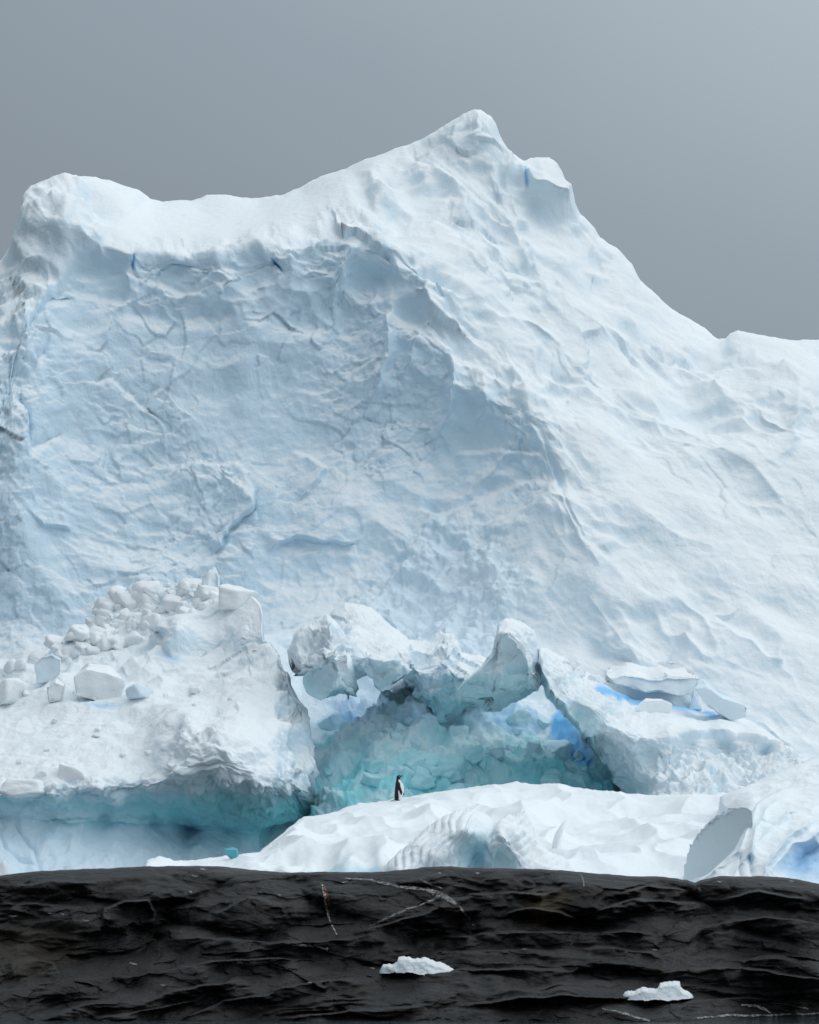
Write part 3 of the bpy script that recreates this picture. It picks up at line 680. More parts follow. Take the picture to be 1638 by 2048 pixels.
def shelf_disp(P, N, px, py, front):
    face = sstep(1360, 1240, px); rough = sstep(1480, 1510, py)*sstep(1280, 1340, px)
    q = warp(P, .3, 1.2, 501)
    d = 0.10*fbm(P*f32(.6), 3, 500)
    d += face*(0.24*(facet(q*f32(1.1), 502, .9, .8, .5)-.3)+.08*billow(P*f32(2.6), 3, 503))
    d += rough*(0.26*billow(q*f32(1.5), 4, 504))
    d += .04*fbm(P*f32(3), 3, 505)
    d += front*step(px, py, [(1345,1462),(1380,1470),(1440,1466),(1520,1482),(1560,1500),(1590,1520)], 14, .25)
    return d
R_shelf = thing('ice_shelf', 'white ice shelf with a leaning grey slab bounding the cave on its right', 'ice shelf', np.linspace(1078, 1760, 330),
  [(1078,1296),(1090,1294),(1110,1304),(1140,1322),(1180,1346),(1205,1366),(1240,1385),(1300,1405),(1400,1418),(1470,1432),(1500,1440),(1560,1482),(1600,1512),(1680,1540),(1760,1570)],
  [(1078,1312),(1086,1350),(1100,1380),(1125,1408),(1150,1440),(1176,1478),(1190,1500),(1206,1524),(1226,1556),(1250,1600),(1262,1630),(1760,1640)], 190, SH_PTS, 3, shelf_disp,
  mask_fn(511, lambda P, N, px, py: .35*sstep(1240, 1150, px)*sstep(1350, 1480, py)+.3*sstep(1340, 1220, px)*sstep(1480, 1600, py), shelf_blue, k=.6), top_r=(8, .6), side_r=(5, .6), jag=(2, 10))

# ------------------------------------------------------------------ snow floe with the penguin
FL_TOP = [(180,1790),(286,1735),(294,1716),(320,1712),(350,1719),(380,1720),(420,1714),(455,1713),(490,1707),(520,1703),(532,1694),(548,1680),(565,1664),(582,1650),(596,1638),(606,1632),(628,1630),(650,1624),(680,1618),(715,1608),(760,1603),(800,1596),(850,1585),
          (885,1580),(930,1576),(970,1570),(1000,1568),(1035,1562),(1060,1567),(1090,1569),(1120,1567),(1150,1574),(1200,1582),(1250,1586),(1300,1589),(1360,1590),(1420,1588),(1480,1585),(1560,1580),(1640,1575),(1750,1580),(1850,1600),(2100,1680),(2300,1790)]
FL_PTS = [(180,1790,92),(294,1716,92.6),(380,1720,93),(455,1713,93),(520,1703,93.4),(548,1680,96),(582,1650,99),(606,1632,101),(715,1608,103.5),(800,1596,104.5),(930,1576,106),(1035,1562,107),(1150,1574,106.5),(1300,1589,105),(1480,1585,104),(1640,1575,104),(1850,1600,104),(2100,1680,101),(2300,1790,97),(2100,1795,92),
 (300,1740,91),(400,1735,90.6),(500,1730,90.2),(560,1715,90.4),(620,1700,90.6),(700,1700,90.2),(760,1700,89.6),(620,1712,89.5),(700,1710,89.2),(640,1745,89.2),(740,1745,88.8),(540,1745,89.4),
 (600,1670,95),(700,1650,98),(800,1640,99.5),(900,1630,100),(1000,1620,101),(1100,1620,101),(1250,1625,100.5),(1400,1625,100),(1600,1625,100),
 (800,1690,92),(900,1690,92),(1050,1690,92.5),(1200,1690,93),(1350,1690,93),(1550,1690,93),(800,1760,86.5),(1000,1760,87),(1200,1760,87),(1400,1760,87),(1700,1760,87),(300,1800,90),(800,1800,85.5),(1400,1800,86)]
def floe_disp(P, N, px, py, front):
    q = warp(P, .4, .8, 601)
    d = 0.16*fbm(P*np.array([.45, .3, .45], f32), 3, 600)
    cup = facet(np.stack([q[:,0]*.75, q[:,1]*.46, q[:,2]*.5], 1), 602, 1., .25, .3)
    d += 0.56*(cup-.35)*sstep(.2, .7, N[:,2])
    d += .07*fbm(P*np.array([1.3, .8, 1.3], f32), 3, 603)
    fr = sstep(1695, 1712, py)*sstep(800, 740, px)
    d += fr*.12*(facet(P*f32(1.2), 604, .9, .8, .5)-.3)
    return d*front
R_floe = relief('snow_floe', frame_xs(180, 2300, 2.4), line(FL_TOP), lambda x: np.full_like(x, 1800.0), 260, depth_fn(FL_PTS), 5, floe_disp,
  mask_fn(611, lambda P, N, px, py: .35*gauss(px, py, 690, 1738, 90, 14), lo=.1, hi=.4, k=.7), ICE_FLOE, top_r=(5, 1.2), nb=14, jag=(2.2, 16), foot=True)
link('snow_floe', R_floe.me, None, 'long rounded white snow floe on which the penguin stands', 'ice floe')

# ------------------------------------------------------------------ ribbed ice wings in front of the floe
def rib_disp(P, N, px, py, front):
    # melt flutes running down the wing
    ph = (px+0.55*(py-1680))/12.5+1.5*perlin(np.stack([px/40, py/40, 0*px], 1).astype(f32), 620)
    w = sstep(965, 930, px)
    am = .55+.9*np.clip(perlin(np.stack([px/30, py/90, 0*px+3], 1).astype(f32), 623)+.3, -.3, .7)
    d = w*0.10*am*(np.abs(np.sin(ph*math.pi/1.35))-.5)+.10*fbm(P*f32(.9), 3, 624)
    return d*front + .05*fbm(P*f32(2), 3, 621)
R_rib = thing('fluted_ice', 'arched ice wing with parallel melt flutes in front of the floe', 'ice fragment', np.linspace(752, 990, 260),
  [(752,1758),(772,1728),(800,1702),(830,1676),(860,1650),(890,1630),(915,1620),(945,1617),(968,1624),(984,1640),(990,1660)], [(752,1790),(990,1790)], 120,
  [(760,1750,85),(800,1705,85.4),(860,1652,86),(920,1622,86.6),(980,1640,87),(800,1740,84.4),(860,1700,84.6),(900,1660,85),(930,1650,85),(960,1660,85.4),(900,1700,84.8),(935,1690,85.2),(955,1715,85.7),(970,1680,85.4),(920,1740,85.2),(960,1760,85.8),(985,1720,85.3),(860,1760,84.6),(800,1790,84)], 1.2,
  rib_disp, mask_fn(622, lambda P, N, px, py: .5*gauss(px, py, 950, 1715, 30, 40), lambda P, N, px, py: .25*gauss(px, py, 955, 1705, 22, 30), k=.45), top_r=(9, .5), side_r=(6, .4), jag=(2.5, 5), foot=True)
def knob_disp(P, N, px, py, front):
    ph = (py*1.0+0.45*px)/11.0+.9*perlin(np.stack([px/45, py/45, 0*px], 1).astype(f32), 630)
    d = .028*(np.abs(np.sin(ph*math.pi/1.5))-.5)+.30*(facet(P*f32(1.3), 631, .75, .85, .5)-.25)+.08*fbm(P*f32(1.2), 3, 634)
    return d*front+.05*fbm(P*f32(2.2), 3, 632)
R_rib2 = thing('knobbly_ice', 'knobbly fluted ice lump with ragged spurs beside the fluted arch', 'ice fragment', np.linspace(968, 1150, 170),
  [(968,1680),(974,1664),(985,1655),(996,1640),(1012,1628),(1030,1630),(1045,1622),(1050,1618),(1054,1632),(1062,1646),(1066,1652),(1070,1672),(1080,1690),(1100,1704),(1120,1710),(1135,1722),(1150,1745)],
  [(968,1790),(1150,1790)], 110,
  [(975,1666,85.6),(1012,1632,86.2),(1050,1622,86.6),(1068,1660,86.2),(1120,1712,85.8),(1150,1750,86.2),(1000,1660,84.4),(985,1690,84.4),(985,1750,84.6),(1030,1670,84.4),(1050,1700,84.6),(1080,1730,84.4),(1135,1750,85),(1000,1720,84.7),(1030,1780,84)], 1.2,
  knob_disp, mask_fn(633, lambda P, N, px, py: .3*gauss(px, py, 985, 1730, 30, 40), k=.45), top_r=(8, .5), side_r=(6, .4), jag=(3, 9), foot=True)
# the little horn
HY = float(on(R_floe, 1116, 1700)[0].y)-.1
_hp = [(1113,1706,11,HY),(1114,1690,10,HY-.05),(1116,1674,9,HY-.1),(1120,1660,8,HY-.12),(1126,1649,6,HY-.1),(1131,1641,3.2,HY-.06),(1133,1638,1,HY-.05)]
_c = [Vector(at(x, y, Y_)) for x, y, r, Y_ in _hp]; _V = []
for (x, y, r, Y_), c_ in zip(_hp, _c):
    for t in np.linspace(0, 2*math.pi, 14, endpoint=False):
        r_ = r*Y_/FOC*(1+.18*math.sin(3*t+y*.1)); _V.append((c_.x+r_*math.cos(t), c_.y+r_*1.3*math.sin(t), c_.z+.35*r_*math.cos(t)))
_q = [(k*14+i, k*14+(i+1) % 14, (k+1)*14+(i+1) % 14, (k+1)*14+i) for k in range(len(_hp)-1) for i in range(14)]
_me = mesh_from('ice_horn', np.array(_V), np.array(_q), None, True, [list(range(13, -1, -1)), [(len(_hp)-1)*14+i for i in range(14)]])
horn = link('ice_horn', _me, None, 'small curved ice horn rising beside the knobbly lump', 'ice fragment')
_sd = horn.modifiers.new('soften', 'SUBSURF'); _sd.levels = 2; _sd.render_levels = 2

# ------------------------------------------------------------------ right foreground ice
def soft_disp(seed, a=.12):
    return lambda P, N, px, py, front: front*(a*fbm(P*f32(.7), 4, seed)+.05*fbm(P*f32(2.4), 3, seed+1))
R_bank = thing('snow_bank', 'smooth white snow bank sloping up at the right edge', 'snow bank', frame_xs(1440, 2250, 2.6),
  [(1440,1594),(1452,1588),(1480,1578),(1510,1564),(1550,1546),(1590,1530),(1638,1510),(1720,1480),(1850,1470),(2050,1560),(2250,1740)], [(1440,1600),(1470,1625),(1520,1680),(1850,1760),(2250,1790)], 130,
  [(1440,1594,99),(1510,1564,100.5),(1590,1530,102),(1638,1510,103),(1850,1470,105),(2050,1560,103),(2250,1745,101),(2100,1780,94),(1500,1590,97),(1600,1570,98),(1560,1610,95),(1700,1570,98),(1850,1600,97),(1500,1640,94),(1850,1750,93)], 3,
  soft_disp(650, .14), mask_fn(652, lo=.1, hi=.4, k=.6), top_r=(6, .6), side_r=(8, .6), jag=(1.2, 18), foot=True)
HM_TOP = [(1392,1775),(1398,1757),(1420,1745),(1445,1722),(1468,1700),(1480,1676),(1492,1652),(1502,1628),(1512,1608),(1525,1598),(1545,1586),(1565,1577),(1600,1575),(1638,1571),(1740,1570),(1850,1590),(2050,1670),(2200,1785)]
HM_PTS = [(1392,1770,84.2),(1450,1720,84.8),(1485,1668,85.6),(1510,1610,87.4),(1545,1588,88.6),(1600,1577,89.6),(1740,1572,90.4),(1850,1590,90.4),(2050,1670,89),(2200,1785,88),(2050,1795,84),
 (1500,1690,84.4),(1530,1640,86),(1580,1610,87.4),(1640,1600,88),(1440,1760,83.4),(1520,1750,83),(1560,1680,84.6),(1620,1650,85.6),(1700,1640,86),(1600,1720,84.2),(1660,1700,84.6),(1560,1800,82.8),(1700,1790,83),(1850,1700,85),(1850,1790,83.4),(1400,1800,83)]
HM_RIBS = [([(1512,1612),(1500,1650),(1482,1690),(1445,1730),(1400,1762)], 13, .55, 0), ([(1570,1592),(1535,1616),(1512,1655),(1500,1700),(1470,1740)], 11, .45, 0), ([(1638,1606),(1580,1626),(1545,1656),(1520,1676)], 13, .5, 0),
 ([(1660,1628),(1600,1656),(1560,1690),(1535,1730),(1525,1770)], 12, .5, 0), ([(1700,1640),(1640,1660),(1590,1690),(1555,1730)], 8, .35, 0), ([(1520,1640),(1550,1650),(1590,1640)], 12, -.35, 0),
 ([(1640,1690),(1600,1720),(1570,1760)], 34, -.9, 0), ([(1478,1712),(1480,1760)], 4, -.25, 0), ([(1500,1705),(1503,1760)], 4, -.3, 0)]
def hum_depth():
    D = depth_fn(HM_PTS, .05)
    def fn(PX, PY):
        Y = D(PX, PY)
        w_ = 5*fbm(np.stack([PX.ravel()/40, PY.ravel()/40, 0*PX.ravel()], 1).astype(f32), 3, 668).reshape(PX.shape)
        for poly, w, h, sd in HM_RIBS: Y = Y-ridge(PX+w_, PY+w_, poly, w, h, sd)
        return Y
    return fn
def hum_disp(P, N, px, py, front):
    return front*(.05*fbm(P*f32(1.1), 3, 660)+.025*fbm(P*f32(3.), 3, 661)+.05*(facet(P*f32(1.6), 665, .8, .7, .4)-.3))
R_hum = relief('ice_hummock', frame_xs(1392, 2200, 2.0), line(HM_TOP), lambda x: np.full_like(x, 1800.0), 200, hum_depth(), 1.5, hum_disp,
  mask_fn(664, lambda P, N, px, py: .10*gauss(px, py, 1520, 1650, 60, 50), lambda P, N, px, py: .55*gauss(px, py, 1625, 1730, 55, 40), k=.6), ICE_FLOE, top_r=(5, .3), side_r=(3, .2), jag=(1.5, 9), foot=True)
link('ice_hummock', R_hum.me, None, 'draped ice hummock with smooth folds and a deep blue hollow at lower right', 'ice hummock')
# ------------------------------------------------------------------ rock shore
RK_TOP = [(-1500,1870),(-900,1820),(-500,1790),(-200,1768),(-40,1754),(0,1750),(60,1744),(120,1740),(200,1737),(300,1732),(420,1732),(470,1735),(520,1741),(560,1745),(640,1744),(760,1743),(800,1741),(835,1737),(870,1732),(905,1733),(940,1736),(1000,1737),(1080,1738),
          (1140,1742),(1180,1745),(1230,1750),(1262,1753),(1290,1752),(1330,1754),(1375,1760),(1390,1766),(1402,1760),(1440,1753),(1480,1752),(1520,1752),(1570,1755),(1600,1759),(1638,1767),(1800,1785),(2150,1800),(2600,1840),(3000,1900)]
RK_PTS = [(-1500,1870,72),(-1500,2090,60),(3000,1900,72),(3000,2090,60),(-500,1790,73),(0,1752,76),(300,1734,76.6),(640,1746,76),(870,1734,76.4),(1140,1744,76),(1390,1767,75),(1500,1754,75.6),(1638,1768,75),(2150,1815,74),
 (0,1800,74.3),(300,1790,74.6),(640,1790,74.4),(870,1785,74.8),(1140,1790,74.3),(1400,1800,73.6),(1638,1810,73.4),
 (0,1870,72.6),(300,1870,73),(640,1870,72.8),(870,1865,73),(1140,1868,72.4),(1400,1870,71.4),(1638,1880,71),(2150,1890,70),(-500,1880,71),
 (0,1950,68.2),(300,1950,67.8),(640,1945,67.5),(870,1940,67.4),(1140,1945,66.8),(1400,1945,66.6),(1638,1950,66.4),
 (0,2050,61.6),(300,2050,61.4),(640,2050,61),(870,2050,60.8),(1140,2050,60.4),(1400,2044,60.6),(2150,2040,66),(-500,2060,61),
 (300,2090,60.2),(900,2090,60),(1638,2080,62)]
RK_LIPS = [ # (line, pixels over which it fades, metres): below each line the bed bulges out, then turns under
 ([(330,1886),(400,1880),(480,1883),(560,1888),(650,1884),(740,1870)], 22, 1.1), ([(300,1868),(312,1830),(292,1799),(245,1799),(212,1822),(202,1862)][::-1], 40, 1.0),
 ([(0,1812),(60,1806),(120,1812),(175,1816)], 26, .9), ([(80,1992),(150,1962),(250,1956),(330,1946),(420,1930),(560,1922),(660,1926)], 22, 1.1), ([(40,2048),(180,2012),(300,1994),(420,1970),(520,1954)], 20, 1.0),
 ([(330,2060),(450,2003),(560,1976),(680,1962),(770,1960)], 22, 1.1), ([(860,1876),(1000,1868),(1150,1872),(1260,1866),(1330,1872)], 18, 1.0), ([(820,1907),(960,1899),(1080,1902),(1190,1908)], 14, .8),
 ([(1310,1948),(1430,1940),(1540,1948),(1660,1958)], 18, 1.0), ([(1480,1930),(1540,1910),(1660,1914)], 18, 1.0), ([(1390,1866),(1450,1846),(1530,1838),(1660,1850)], 30, 1.1), ([(1180,1828),(1280,1802),(1420,1810)], 26, 1.0),
 ([(1000,1838),(1060,1812),(1120,1826),(1170,1848)], 24, .8), ([(900,2012),(1060,1990),(1200,1994),(1300,1988)], 16, .9), ([(960,1987),(1100,1968),(1250,1962)], 14, .8), ([(700,1868),(780,1850),(840,1828),(900,1806),(960,1800)], 30, 1.0),
 ([(800,1954),(900,1945),(1040,1940),(1150,1944)], 14, .8), ([(1360,2012),(1500,1998),(1638,2012)], 16, .9), ([(560,2042),(700,2022),(860,2008)], 18, .9), ([(930,1798),(1000,1784),(1100,1788)], 26, .8),
 ([(0,1930),(60,1915),(110,1930),(130,1965)], 26, .9), ([(420,1830),(500,1800),(560,1810),(580,1850)], 30, .7), ([(180,2040),(330,2010),(400,1998)], 14, .7), ([(1150,1900),(1230,1895),(1300,1905),(1330,1925)], 18, .8),
 ([(1240,1790),(1300,1775),(1380,1782)], 20, .6), ([(1440,1800),(1520,1785),(1620,1795)], 24, .7), ([(20,1775),(110,1765),(200,1768)], 18, .6)]
def rock_depth():
    D = depth_fn([(a, b, 61+(c-61)*.42 if c > 61 else c) for a, b, c in RK_PTS]+[(1560,2034,63.4),(1638,2024,64.2),(1700,2024,64.4)])
    def fn(PX, PY):
        Y = D(PX, PY); px, py = PX.ravel(), PY.ravel(); z0 = 0*px
        w1 = fbm(np.stack([px/170, py/70, z0], 1).astype(f32), 4, 710); w2 = fbm(np.stack([px/60, py/30, z0], 1).astype(f32), 3, 711)
        crest = sstep(0, 26, py-line(RK_TOP)(px)); lower = sstep(1850, 1915, py)
        dip = np.where(px < 800, .22*(px-800)*sstep(800, 300, px), 0)
        lay = np.stack([px/520, (py+dip+22*w1)/56, z0+1.7], 1).astype(f32)
        pt = sstep(-.25, .3, fbm(np.stack([px/260, py/80, z0+9], 1).astype(f32), 2, 712))
        d = .62*(.10+.55*lower+.3*lower*pt)*billow(lay, 2, 701, .25)
        lay2 = np.stack([px/260, (py+dip+16*w1+3*w2)/17, z0+4.7], 1).astype(f32)
        d += .16*(.1+.9*lower)*pt*billow(lay2, 2, 706, .4)
        blob = np.stack([px/210+.45*w1, py/80+.4*w1, z0], 1).astype(f32)
        d += 2.3*(1-.55*lower)*(.5-np.clip(facet(blob, 702, 1., .35, .3), -.2, 2))
        blob2 = np.stack([px/75+.3*w2, py/34+.3*w2, z0], 1).astype(f32)
        d += .30*(1-.7*lower)*(.5-np.clip(facet(blob2, 707, 1., .4, .3), -.2, 2))
        d += .05*w2
        d += .20*shards(np.stack([px/130+.5*w1, py/46+.4*w1, z0+2], 1).astype(f32), 720, .9, .45)*(.35+.65*pt)
        d += .08*shards(np.stack([px/48+.3*w1, py/19+.3*w1, z0+5], 1).astype(f32), 721, .9, .5)*(.3+.7*(1-pt))
        d = (d*(.25+.75*crest)).reshape(PX.shape); wob = (9*w1+1.5*w2).reshape(PX.shape)
        for poly, w, h in RK_LIPS: d = d + step(PX+wob, PY+wob, poly[::-1], w*1.8, h*1.15, 6.0)
        return Y-d*.60
    return fn
def rock_disp(P, N, px, py, front):
    return front*(.02*fbm(P*f32(3.5), 3, 704)+.02*billow(P*np.array([.9, .6, 2.4], f32), 3, 703))
def rock_mask(P, N, px, py):
    m = np.zeros((len(P), 3))
    m[:,0] = .9*poly_mask(px, py, [(1070,1780),(1130,1778),(1140,1800),(1110,1840),(1060,1850),(1050,1810)], 16)+.4*gauss(px, py, 60, 1900, 90, 60)
    m[:,1] = .25*gauss(px, py, 450, 1742, 80, 6)
    return m
R_rock = relief('rock_shore', frame_xs(-1500, 3000, 2.3, coarse=16), line(RK_TOP), lambda x: np.full_like(x, 2100.0), 300, rock_depth(), 5, rock_disp, rock_mask, ROCK, top_r=(6, .9), nb=10, jag=(1.8, 40), foot=True)
rock = link('rock_shore', R_rock.me, kind='structure')

def on_uv(R, px, py, off=0.0):
    """point on a relief at a pixel, between its grid points"""
    u = np.interp(px, R.xs, np.arange(len(R.xs))); i = int(min(len(R.xs)-2, math.floor(u))); fu = u-i
    tl = R.tl[i]*(1-fu)+R.tl[i+1]*fu; bl = R.bl[i]*(1-fu)+R.bl[i+1]*fu
    v = min(max((py-tl)/(bl-tl), 0), .9999)**(1/R.vpow)*(R.nv-1); j = int(min(R.nv-2, math.floor(v))); fv = v-j
    g = lambda A: (A[i,j]*(1-fu)+A[i+1,j]*fu)*(1-fv)+(A[i,j+1]*(1-fu)+A[i+1,j+1]*fu)*fv
    return g(R.G)+off*g(R.N)+np.array([0, -off*2, 0])

# ------------------------------------------------------------------ pale veins and streaks on the rock
def vein_material(name, col, cover=.5):
    m, n, l, b = new_mat(name)
    t = tex(n, l, 'ShaderNodeTexNoise', 9, 5, 0.7, n.new('ShaderNodeTexCoord').outputs['Object'])
    b.inputs['Base Color'].default_value = col+(1,); b.inputs['Roughness'].default_value = .6
    mr = n.new('ShaderNodeMapRange'); mr.inputs[1].default_value = .5-.12; mr.inputs[2].default_value = .5+.16; mr.inputs[4].default_value = cover
    l.new(t.outputs['Fac'], mr.inputs[0]); l.new(mr.outputs[0], b.inputs['Alpha'])
    return m
VEIN = vein_material('pale_quartz', (.42, .44, .45), .62); VEIN2 = vein_material('white_droppings', (.62, .62, .60), .95); RUST = vein_material('rusty_stain', (.20, .075, .035), .9)
FOAM = vein_material('water_foam', (.45, .48, .50), .7)  # pale broken foam colour for the lines by the water
def ribbon(name, poly, widths, mat, seg=4.0):
    P = []; L = [0]
    for i in range(len(poly)-1): L.append(L[-1]+math.dist(poly[i], poly[i+1]))
    n = max(3, int(L[-1]/seg)); a = np.array(poly, float); V = []
    ss = np.linspace(0, L[-1], n); cx = np.interp(ss, L, a[:,0]); cy = np.interp(ss, L, a[:,1]); ww = np.interp(ss, L, widths)
    tx, ty = np.gradient(cx), np.gradient(cy); tl_ = np.hypot(tx, ty)+1e-6
    rn = random.Random(name+str(poly[0]))
    for k in range(n):
        jl, jr = rn.uniform(.5, 1.3), rn.uniform(.5, 1.3)
        for c in (-1, -.4, .4, 1):
            o = c*ww[k]/2*(jl if c < 0 else jr)
            V.append(on_uv(R_rock, cx[k]-ty[k]/tl_[k]*o, cy[k]+tx[k]/tl_[k]*o, .012))
    q = [(k*4+c, k*4+c+1, k*4+c+5, k*4+c+4) for k in range(n-1) for c in range(3)]
    link(name, mesh_from(name, np.array(V), np.array(q), mat), rock)
ribbon('quartz_vein', [(690,1758),(740,1762),(800,1775),(850,1780),(880,1790),(915,1810),(942,1840)], [2,4,5,9,10,6,3], VEIN)
ribbon('quartz_vein', [(880,1793),(840,1812),(790,1830),(740,1852)], [7,4,4,3], VEIN)
ribbon('quartz_vein', [(585,1889),(620,1890),(656,1898)], [2,5,3], VEIN2)
ribbon('quartz_vein', [(1160,1748),(1166,1760),(1168,1774)], [3,3,2], VEIN)
ribbon('quartz_vein', [(840,1760),(870,1772),(884,1780)], [2,3,2], VEIN)
ribbon('quartz_vein', [(1396,1776),(1402,1782)], [5,4], VEIN)
ribbon('rusty_streak', [(643,1768),(652,1788),(656,1806),(658,1834),(668,1862)], [5,11,9,5,2], RUST)
ribbon('dropping_streak', [(644,1770),(650,1792),(654,1820),(660,1845),(674,1870)], [3,6,4,3,3], VEIN2)
for px_, py_, w_ in ((408,1739,8),(390,1752,6),(690,1763,8),(105,1826,7),(130,1828,9),(172,1842,8),(330,1972,8),(268,1928,8),(955,1746,4),(1440,1764,5),(1582,1763,6),(950,1850,5),(1050,1900,5),(1310,1900,5),(745,1936,6),(620,1965,5),(380,1785,4),(560,1790,4),(30,1832,9),(880,1748,4)):
    ribbon('pale_speck', [(px_-w_, py_), (px_, py_+1.5), (px_+w_*.8, py_+1)], [2, 4, 2], VEIN)
ribbon('foam_line', [(1384,2038),(1440,2032),(1540,2031),(1640,2027)], [2,4,4,3], FOAM)
ribbon('foam_line', [(1482,2009),(1512,2012),(1532,2020),(1541,2027)], [4,7,5,2], FOAM)
ribbon('foam_line', [(1540,2004),(1580,2008),(1616,2018)], [2,4,3], FOAM)
ribbon('foam_line', [(1205,2018),(1250,2030),(1300,2042)], [2,4,3], FOAM)

# ------------------------------------------------------------------ loose ice blocks
BLOCK = ice_material('block_ice', snow=(.89, .93, .945), use_mask=False, base=(.02, 0.0, 0.0), bump=.6)
BLOCK_BLUE = ice_material('blue_block_ice', use_mask=False, base=(.55, .0, .03), bump=.5)
BLOCK_GREY = ice_material('grey_facet_ice', snow=(.68, .755, .785), bare=(.62, .72, .765), use_mask=False, base=(.4, 0., 0.), bump=.35)  # greyer, darker base colours than the other block ice
BLOCK_TEAL = ice_material('teal_block_ice', use_mask=False, base=(.5, 1.0, .75), deep=(.06, .36, .48), bump=.5)
horn.data.materials.append(BLOCK)
_ico = {}
def ico(sub):
    if sub not in _ico:
        b = bmesh.new(); bmesh.ops.create_icosphere(b, subdivisions=sub, radius=1.0)
        b.verts.ensure_lookup_table()
        _ico[sub] = (np.array([v.co[:] for v in b.verts]), [[v.index for v in f.verts] for f in b.faces]); b.free()
    return _ico[sub]
def chunk_mesh(name, seed, mat, sub=4, planes=7, p=44, rough=.07, axes=True):
    """an angular lump: a ball cut by a few flat breaks, its arrises slightly worn"""
    V, F = ico(sub); rg = np.random.default_rng(seed)
    n = rg.normal(size=(planes, 3)); n /= np.linalg.norm(n, axis=1)[:,None]; h = rg.uniform(.62, 1.0, planes)
    if axes:
        ax = np.array([[1,0,0],[-1,0,0],[0,1,0],[0,-1,0],[0,0,1],[0,0,-1]], float)+rg.normal(size=(6, 3))*.22
        n = np.concatenate([n, ax/np.linalg.norm(ax, axis=1)[:,None]]); h = np.concatenate([h, rg.uniform(.6, .85, 6)])
    inv = (np.maximum(V@n.T, 1e-3)/h)**p
    r = inv.sum(1)**(-1/p)
    W = V*r[:,None]
    W *= (1+rough*fbm((W*2.1+seed*3.7).astype(f32), 4, seed)+rough*.8*(facet((W*1.8+seed).astype(f32), seed+1, .9, .8, .4)-.3))[:,None]
    me = bpy.data.meshes.new(name); me.from_pydata(W.tolist(), [], F); me.materials.append(mat)
    me.polygons.foreach_set('use_smooth', np.ones(len(F), bool)); me.update()
    return me
def put(nm, me, R, px, py, w, h, label, cat='ice block', group=None, d=None, rz=0.0, tilt=(0, 0), sink=.3):
    """stand a block on the ice at a photo pixel (its foot), w by h pixels large"""
    p, nn = on(R, px, py); k = p.y/FOC
    o = link(nm, me, None, label, cat, group)
    sx, sz = w*k/1.5, h*k/1.5
    o.scale = (sx, (d*k/1.5 if d else (sx+sz)/2), sz)
    o.location = p+Vector((0, 0, sz*(.75-sink)))
    o.rotation_euler = (tilt[0], tilt[1], rz)
    return o
def slab(label, front, Y, deep, up, cat='ice block', mat=None, lean=0.0, seed=1, rough=.05, side=0.0, bev=.05):
    """a broken block: front face with the outline seen in the photo, running back deep metres and up up metres"""
    b = bmesh.new(); fr = []
    ym = max(p[1] for p in front); yn = min(p[1] for p in front)
    for x, y in front:
        q = at(x, y, Y(x, y) if callable(Y) else Y+lean*(ym-y)/(ym-yn)); fr.append(b.verts.new(q))
    f = b.faces.new(fr)
    bmesh.ops.recalc_face_normals(b, faces=[f])
    if f.normal.y > 0: f.normal_flip()
    r = bmesh.ops.extrude_face_region(b, geom=[f]); vs_ = [g for g in r['geom'] if isinstance(g, bmesh.types.BMVert)]
    cx = sum(v.co.x for v in vs_)/len(vs_); zc = min(v.co.z for v in vs_)
    for v in vs_:
        t = (v.co.z-zc)/max(1e-3, max(w.co.z for w in fr)-zc)
        v.co.y += deep; v.co.x = cx+(v.co.x-cx)*.82+side; v.co.z += up*(.4+.6*t)
    bmesh.ops.recalc_face_normals(b, faces=b.faces)
    bmesh.ops.bevel(b, geom=[e for e in b.edges if e.calc_face_angle(0) > .35], offset=bev, segments=2, profile=.6, affect='EDGES')
    bmesh.ops.triangulate(b, faces=b.faces)
    for _ in range(3):
        le = [e for e in b.edges if e.calc_length() > .16]
        if le: bmesh.ops.subdivide_edges(b, edges=le, cuts=1); bmesh.ops.triangulate(b, faces=[f for f in b.faces if len(f.verts) > 3])
    b.normal_update(); b.verts.ensure_lookup_table()
    P = np.array([v.co[:] for v in b.verts], f32); N = np.array([v.normal[:] for v in b.verts], f32)
    d = rough*(1.2*fbm(P*f32(1.3), 4, seed)+1.6*(facet(P*f32(1.1), seed+1, .6, 1., .5)-.2))
    for v, k_, nn in zip(b.verts, d, N): v.co += Vector(nn)*float(k_)
    xm_ = sum(p[0] for p in front)/len(front); o0 = Vector(at(xm_, ym, Y(xm_, ym) if callable(Y) else Y))
    bmesh.ops.translate(b, verts=b.verts, vec=-o0)
    m_ = bpy.data.meshes.new('ice_block'); b.to_mesh(m_); b.free(); m_.materials.append(mat or BLOCK)
    try: m_.shade_smooth()
    except Exception: m_.polygons.foreach_set('use_smooth', np.ones(len(m_.polygons), bool))
    o = link('ice_slab' if cat == 'ice slab' else 'ice_block', m_, None, label, cat); o.location = o0
    return o
def Yat(R, px, py): return float(on(R, px, py)[0].y)
slab('big square ice block with a grey front on the left ledge', [(147,1354),(172,1338),(215,1345),(250,1360),(246,1390),(230,1406),(188,1404),(150,1392)], Yat(R_ledge, 200, 1404), 1.2, .35, seed=901, side=-.1)
slab('bluish upright ice block near the left edge of the ledge', [(66,1332),(80,1310),(104,1304),(124,1318),(122,1347),(100,1366),(72,1368)], Yat(R_ledge, 96, 1366), .8, .12, mat=BLOCK_BLUE, seed=903)
slab('smaller white ice block just left of the big square block', [(88,1372),(108,1360),(134,1372),(130,1402),(94,1410)], Yat(R_ledge, 106, 1408), .7, .2, seed=905)
slab('wedge of grey ice sitting at the front lip of the ledge', [(114,1523),(150,1536),(166,1544),(172,1558),(118,1566)], Yat(R_ledge, 142, 1564), .8, .05, seed=907)
